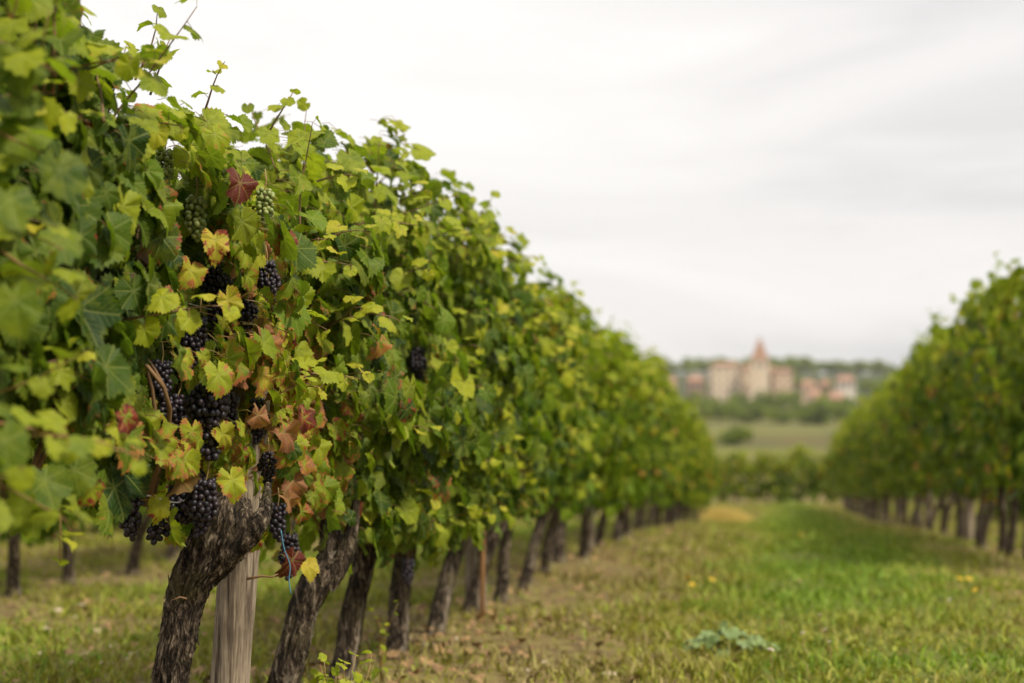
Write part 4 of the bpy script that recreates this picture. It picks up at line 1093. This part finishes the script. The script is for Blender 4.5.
while px < 900:
    tpx(px, 400, rr.uniform(740, 800), rr.choice([0, 1, 3, 3]), rr.uniform(.75, 1.15), 'one of the blurred trees in the belt just below the village', 'tree belt below the village'); px += rr.uniform(6, 10)
px = 640
while px < 900:
    tpx(px, 400, rr.uniform(560, 660), rr.choice([3, 3, 1]), rr.uniform(.55, .95), 'low blurred bush in the hedgerow under the tree belt', 'hedgerow bushes', 'bush'); px += rr.uniform(7, 13)
px = 866
while px < 915:
    tpx(px, 380, rr.uniform(900, 1080), rr.choice([0, 1, 2]), rr.uniform(.7, 1.1), 'dark tree on the wooded slope right of the pale house', 'trees right of the village'); px += rr.uniform(5, 8)
for (px, Y, k, s, lab) in [(700, 930, 0, 1.1, 'dark tree left of the tan castle block'), (694, 940, 2, .9, 'tall tree between the brown houses and the castle'), (793, 960, 2, 1.25, 'tall dark tree right behind the pink building'), (785, 990, 0, 1.5, 'broad dark tree rising above the pink building'), (806, 970, 1, 1.1, 'dark tree above the small cream house'),
                           (826, 975, 0, 1.0, 'dark tree between the cream and the pale house'), (864, 950, 2, .9, 'dark tree right of the pale house'), (650, 950, 1, 1.1, 'dark tree left of the brown houses'), (796, 860, 0, .8, 'small tree before the pink building'), (826, 880, 0, .8, 'low tree between the orange house and the red roofs')]:
    tpx(px, 380, Y, k, s, lab, 'trees among the village houses')
def ridge():
    mb = MB(); rr = np.random.default_rng(77)
    for q in range(300):
        Y = rr.uniform(1350, 1700); px = rr.uniform(520, 1060); x = at(px, 370, Y).x
        tp = TREES[rr.integers(0, 3)][0]; co = np.empty(len(tp.vertices) * 3); tp.vertices.foreach_get('co', co); co = co.reshape(-1, 3)
        s = rr.uniform(.9, 1.45); co = co * s * [1.5, 1.5, 1] + [x, Y, gz(x, Y) - .5]
        ca = np.empty(len(tp.vertices) * 4); tp.color_attributes['lc'].data.foreach_get('color', ca)
        mb.add(co, np.arange(len(co)).reshape(-1, 4), None, ca.reshape(-1, 4))
    tag(mb.obj('wood', MAT['tree']), 'dark wooded ridge along the skyline behind the village', 'wood', kind='stuff')
ridge()

# ------------------------------------------------------------------ village
def box_mb(mb, x0, x1, y0, y1, z0, z1):
    v = [(x, y, z) for z in (z0, z1) for y in (y0, y1) for x in (x0, x1)]
    mb.add(v, np.array([[0, 2, 3, 1], [4, 5, 7, 6], [0, 1, 5, 4], [2, 6, 7, 3], [0, 4, 6, 2], [1, 3, 7, 5]]))
def hip(mb, x0, x1, y0, y1, z, h, over=.4, ridge=.4):
    x0 -= over; x1 += over; y0 -= over; y1 += over; cx = (x0 + x1) / 2; cy = (y0 + y1) / 2; r = (x1 - x0) / 2 * ridge
    v = [(x0, y0, z), (x1, y0, z), (x1, y1, z), (x0, y1, z), (cx - r, cy, z + h), (cx + r, cy, z + h), (x0, y0, z - .25), (x1, y0, z - .25), (x1, y1, z - .25), (x0, y1, z - .25)]
    mb.add(v, [np.array([[0, 1, 5, 4], [2, 3, 4, 5], [6, 7, 1, 0], [7, 8, 2, 1], [8, 9, 3, 2], [9, 6, 0, 3], [9, 8, 7, 6]]), np.array([[1, 2, 5], [3, 0, 4]])])
def house(px0, px1, pyt, pyb, Y, dep, wall, name, label, cat, cols, rows, roof=('hip', 2.5, .5), chim=True, roofm='rtile', rz=0.12, group='village houses'):
    a = at(px0, pyb, Y); b = at(px1, pyt, Y); wd = (b.x - a.x); cx = (a.x + b.x) / 2
    zb = gz(cx, Y) - 1.0; zt = b.z; v = empty(name, (cx, Y, zb), rz); h = zt - zb
    m = MB(); box_mb(m, -wd / 2, wd / 2, 0, dep, 0, h); m.obj('wall', MAT[wall], v, smooth=False)
    m = MB(); hip(m, -wd / 2, wd / 2, 0, dep, h + .26, roof[1], .5, roof[2]); rf = m.obj('roof', MAT[roofm], v, smooth=False)
    if chim: m = MB(); box_mb(m, wd * .2, wd * .2 + .8, dep * .5, dep * .5 + .8, h + .3, h + roof[1] + 1.0); m.obj('chimney', MAT[wall], rf, smooth=False)
    vis = max(3.0, zt - at(cx, pyb, Y).z)
    for r_ in range(rows):
        for c in range(cols):
            x = -wd / 2 + wd * (c + .5) / cols; z = h - vis * (r_ + .6) / rows
            m = MB(); box_mb(m, x - .5, x + .5, -.12, .1, z - .8, z + .8); wn = m.obj('window', MAT['window'], v, smooth=False)
            m = MB(); box_mb(m, x - .65, x + .65, -.2, -.02, z - 1.0, z - .81); m.obj('sill', MAT['whitewall'], wn, smooth=False)
    return tag(v, label, cat, group), cx, zb, h, wd
house(712, 742, 366, 402, 900, 18, 'sand', 'castle', 'large tan stone castle block with low red hipped roof, tallest wall of the village', 'castle', 4, 4, ('hip', 2.0, .5), group='castle buildings')
house(741, 776, 369, 402, 908, 14, 'sand', 'castle_wing', 'tan stone castle wing behind the spired tower', 'castle wing', 3, 3, ('hip', 2.0, .6), group='castle buildings')
house(774, 793, 372, 400, 896, 12, 'pinkwall', 'town_house', 'tall pinkish house adjoining the castle on its right', 'house', 2, 3, ('hip', 1.5, .6))
def tower():
    a = at(751, 402, 897); b = at(769, 361, 897); tip = at(760, 336, 897); cx = (a.x + b.x) / 2; r = (b.x - a.x) / 2
    zb = gz(cx, 897) - 1; v = empty('church_tower', (cx, 897, zb))
    m = MB(); box_mb(m, -r, r, -r, r, 0, b.z - zb); m.obj('wall', MAT['sand'], v, smooth=False)
    h = b.z - zb
    m = MB(); box_mb(m, -r - .3, r + .3, -r - .3, r + .3, h + .003, h + .5); m.obj('cornice', MAT['tan'], v, smooth=False)
    m = MB(); hip(m, -r * .98, r * .98, -r * .98, r * .98, h + .76, tip.z - zb - h - .8, 0, .02); sp_ = m.obj('spire', MAT['rtile'], v, smooth=False)
    m = MB(); tube(m, [(0, 0, tip.z - zb - .3), (0, 0, tip.z - zb + 1.4)], .08, 6); m.obj('finial', MAT['brown'], sp_)
    for q in (-.4, .4):
        m = MB(); box_mb(m, q * r - .45, q * r + .45, -r - .1, -r + .1, h - 3.4, h - 1); m.obj('window', MAT['window'], v, smooth=False)
    tag(v, 'square stone tower with pointed reddish spire above the village', 'tower', 'castle buildings')
tower()
house(802, 816, 386, 393, 890, 9, 'tan', 'cottage', 'small cream cottage with red roof right of the pink house', 'house', 3, 1, ('hip', 2.4, .6))
house(808, 823, 396, 406, 850, 9, 'tan', 'cottage', 'orange tan cottage lowest of the village, below the cream one', 'house', 3, 1, ('hip', 2.6, .6))
house(838, 855, 381, 392, 900, 9, 'whitewall', 'farmhouse', 'pale whitish house standing alone right of the village', 'house', 3, 2, ('hip', 2.4, .6))
house(830, 845, 399, 405, 855, 10, 'brown', 'barn', 'low brown barn with wide red roof below the pale house', 'barn', 2, 1, ('hip', 3.0, .7), False)
house(821, 830, 385, 391, 915, 8, 'brown', 'cottage', 'small brown cottage squeezed between the cream cottage and the pale house', 'house', 2, 1, ('hip', 2.2, .6))
house(664, 677, 383, 392, 910, 10, 'brown', 'cottage', 'brown stone cottage farthest left in the village', 'house', 3, 1, ('hip', 2.6, .6))
house(688, 704, 382, 396, 895, 10, 'brown', 'farmhouse', 'brown red farmhouse just left of the castle', 'house', 3, 2, ('hip', 2.8, .6))

# ------------------------------------------------------------------ haze
HAZE = True
if HAZE:
    m = bpy.data.materials.new('haze'); m.use_nodes = True; t_ = m.node_tree; t_.nodes.clear()
    o_ = t_.nodes.new('ShaderNodeOutputMaterial'); pv = t_.nodes.new('ShaderNodeVolumePrincipled')
    pv.inputs['Density'].default_value = .00011; pv.inputs['Color'].default_value = (.97, .96, .94, 1); pv.inputs['Anisotropy'].default_value = .2
    t_.links.new(pv.outputs[0], o_.inputs['Volume'])
    mb = MB(); box_mb(mb, -1600, 1600, -60, 2700, -6, 110)
    h = mb.obj('haze', m, smooth=False); tag(h, 'thin pale haze over the far hill', 'haze', kind='stuff')
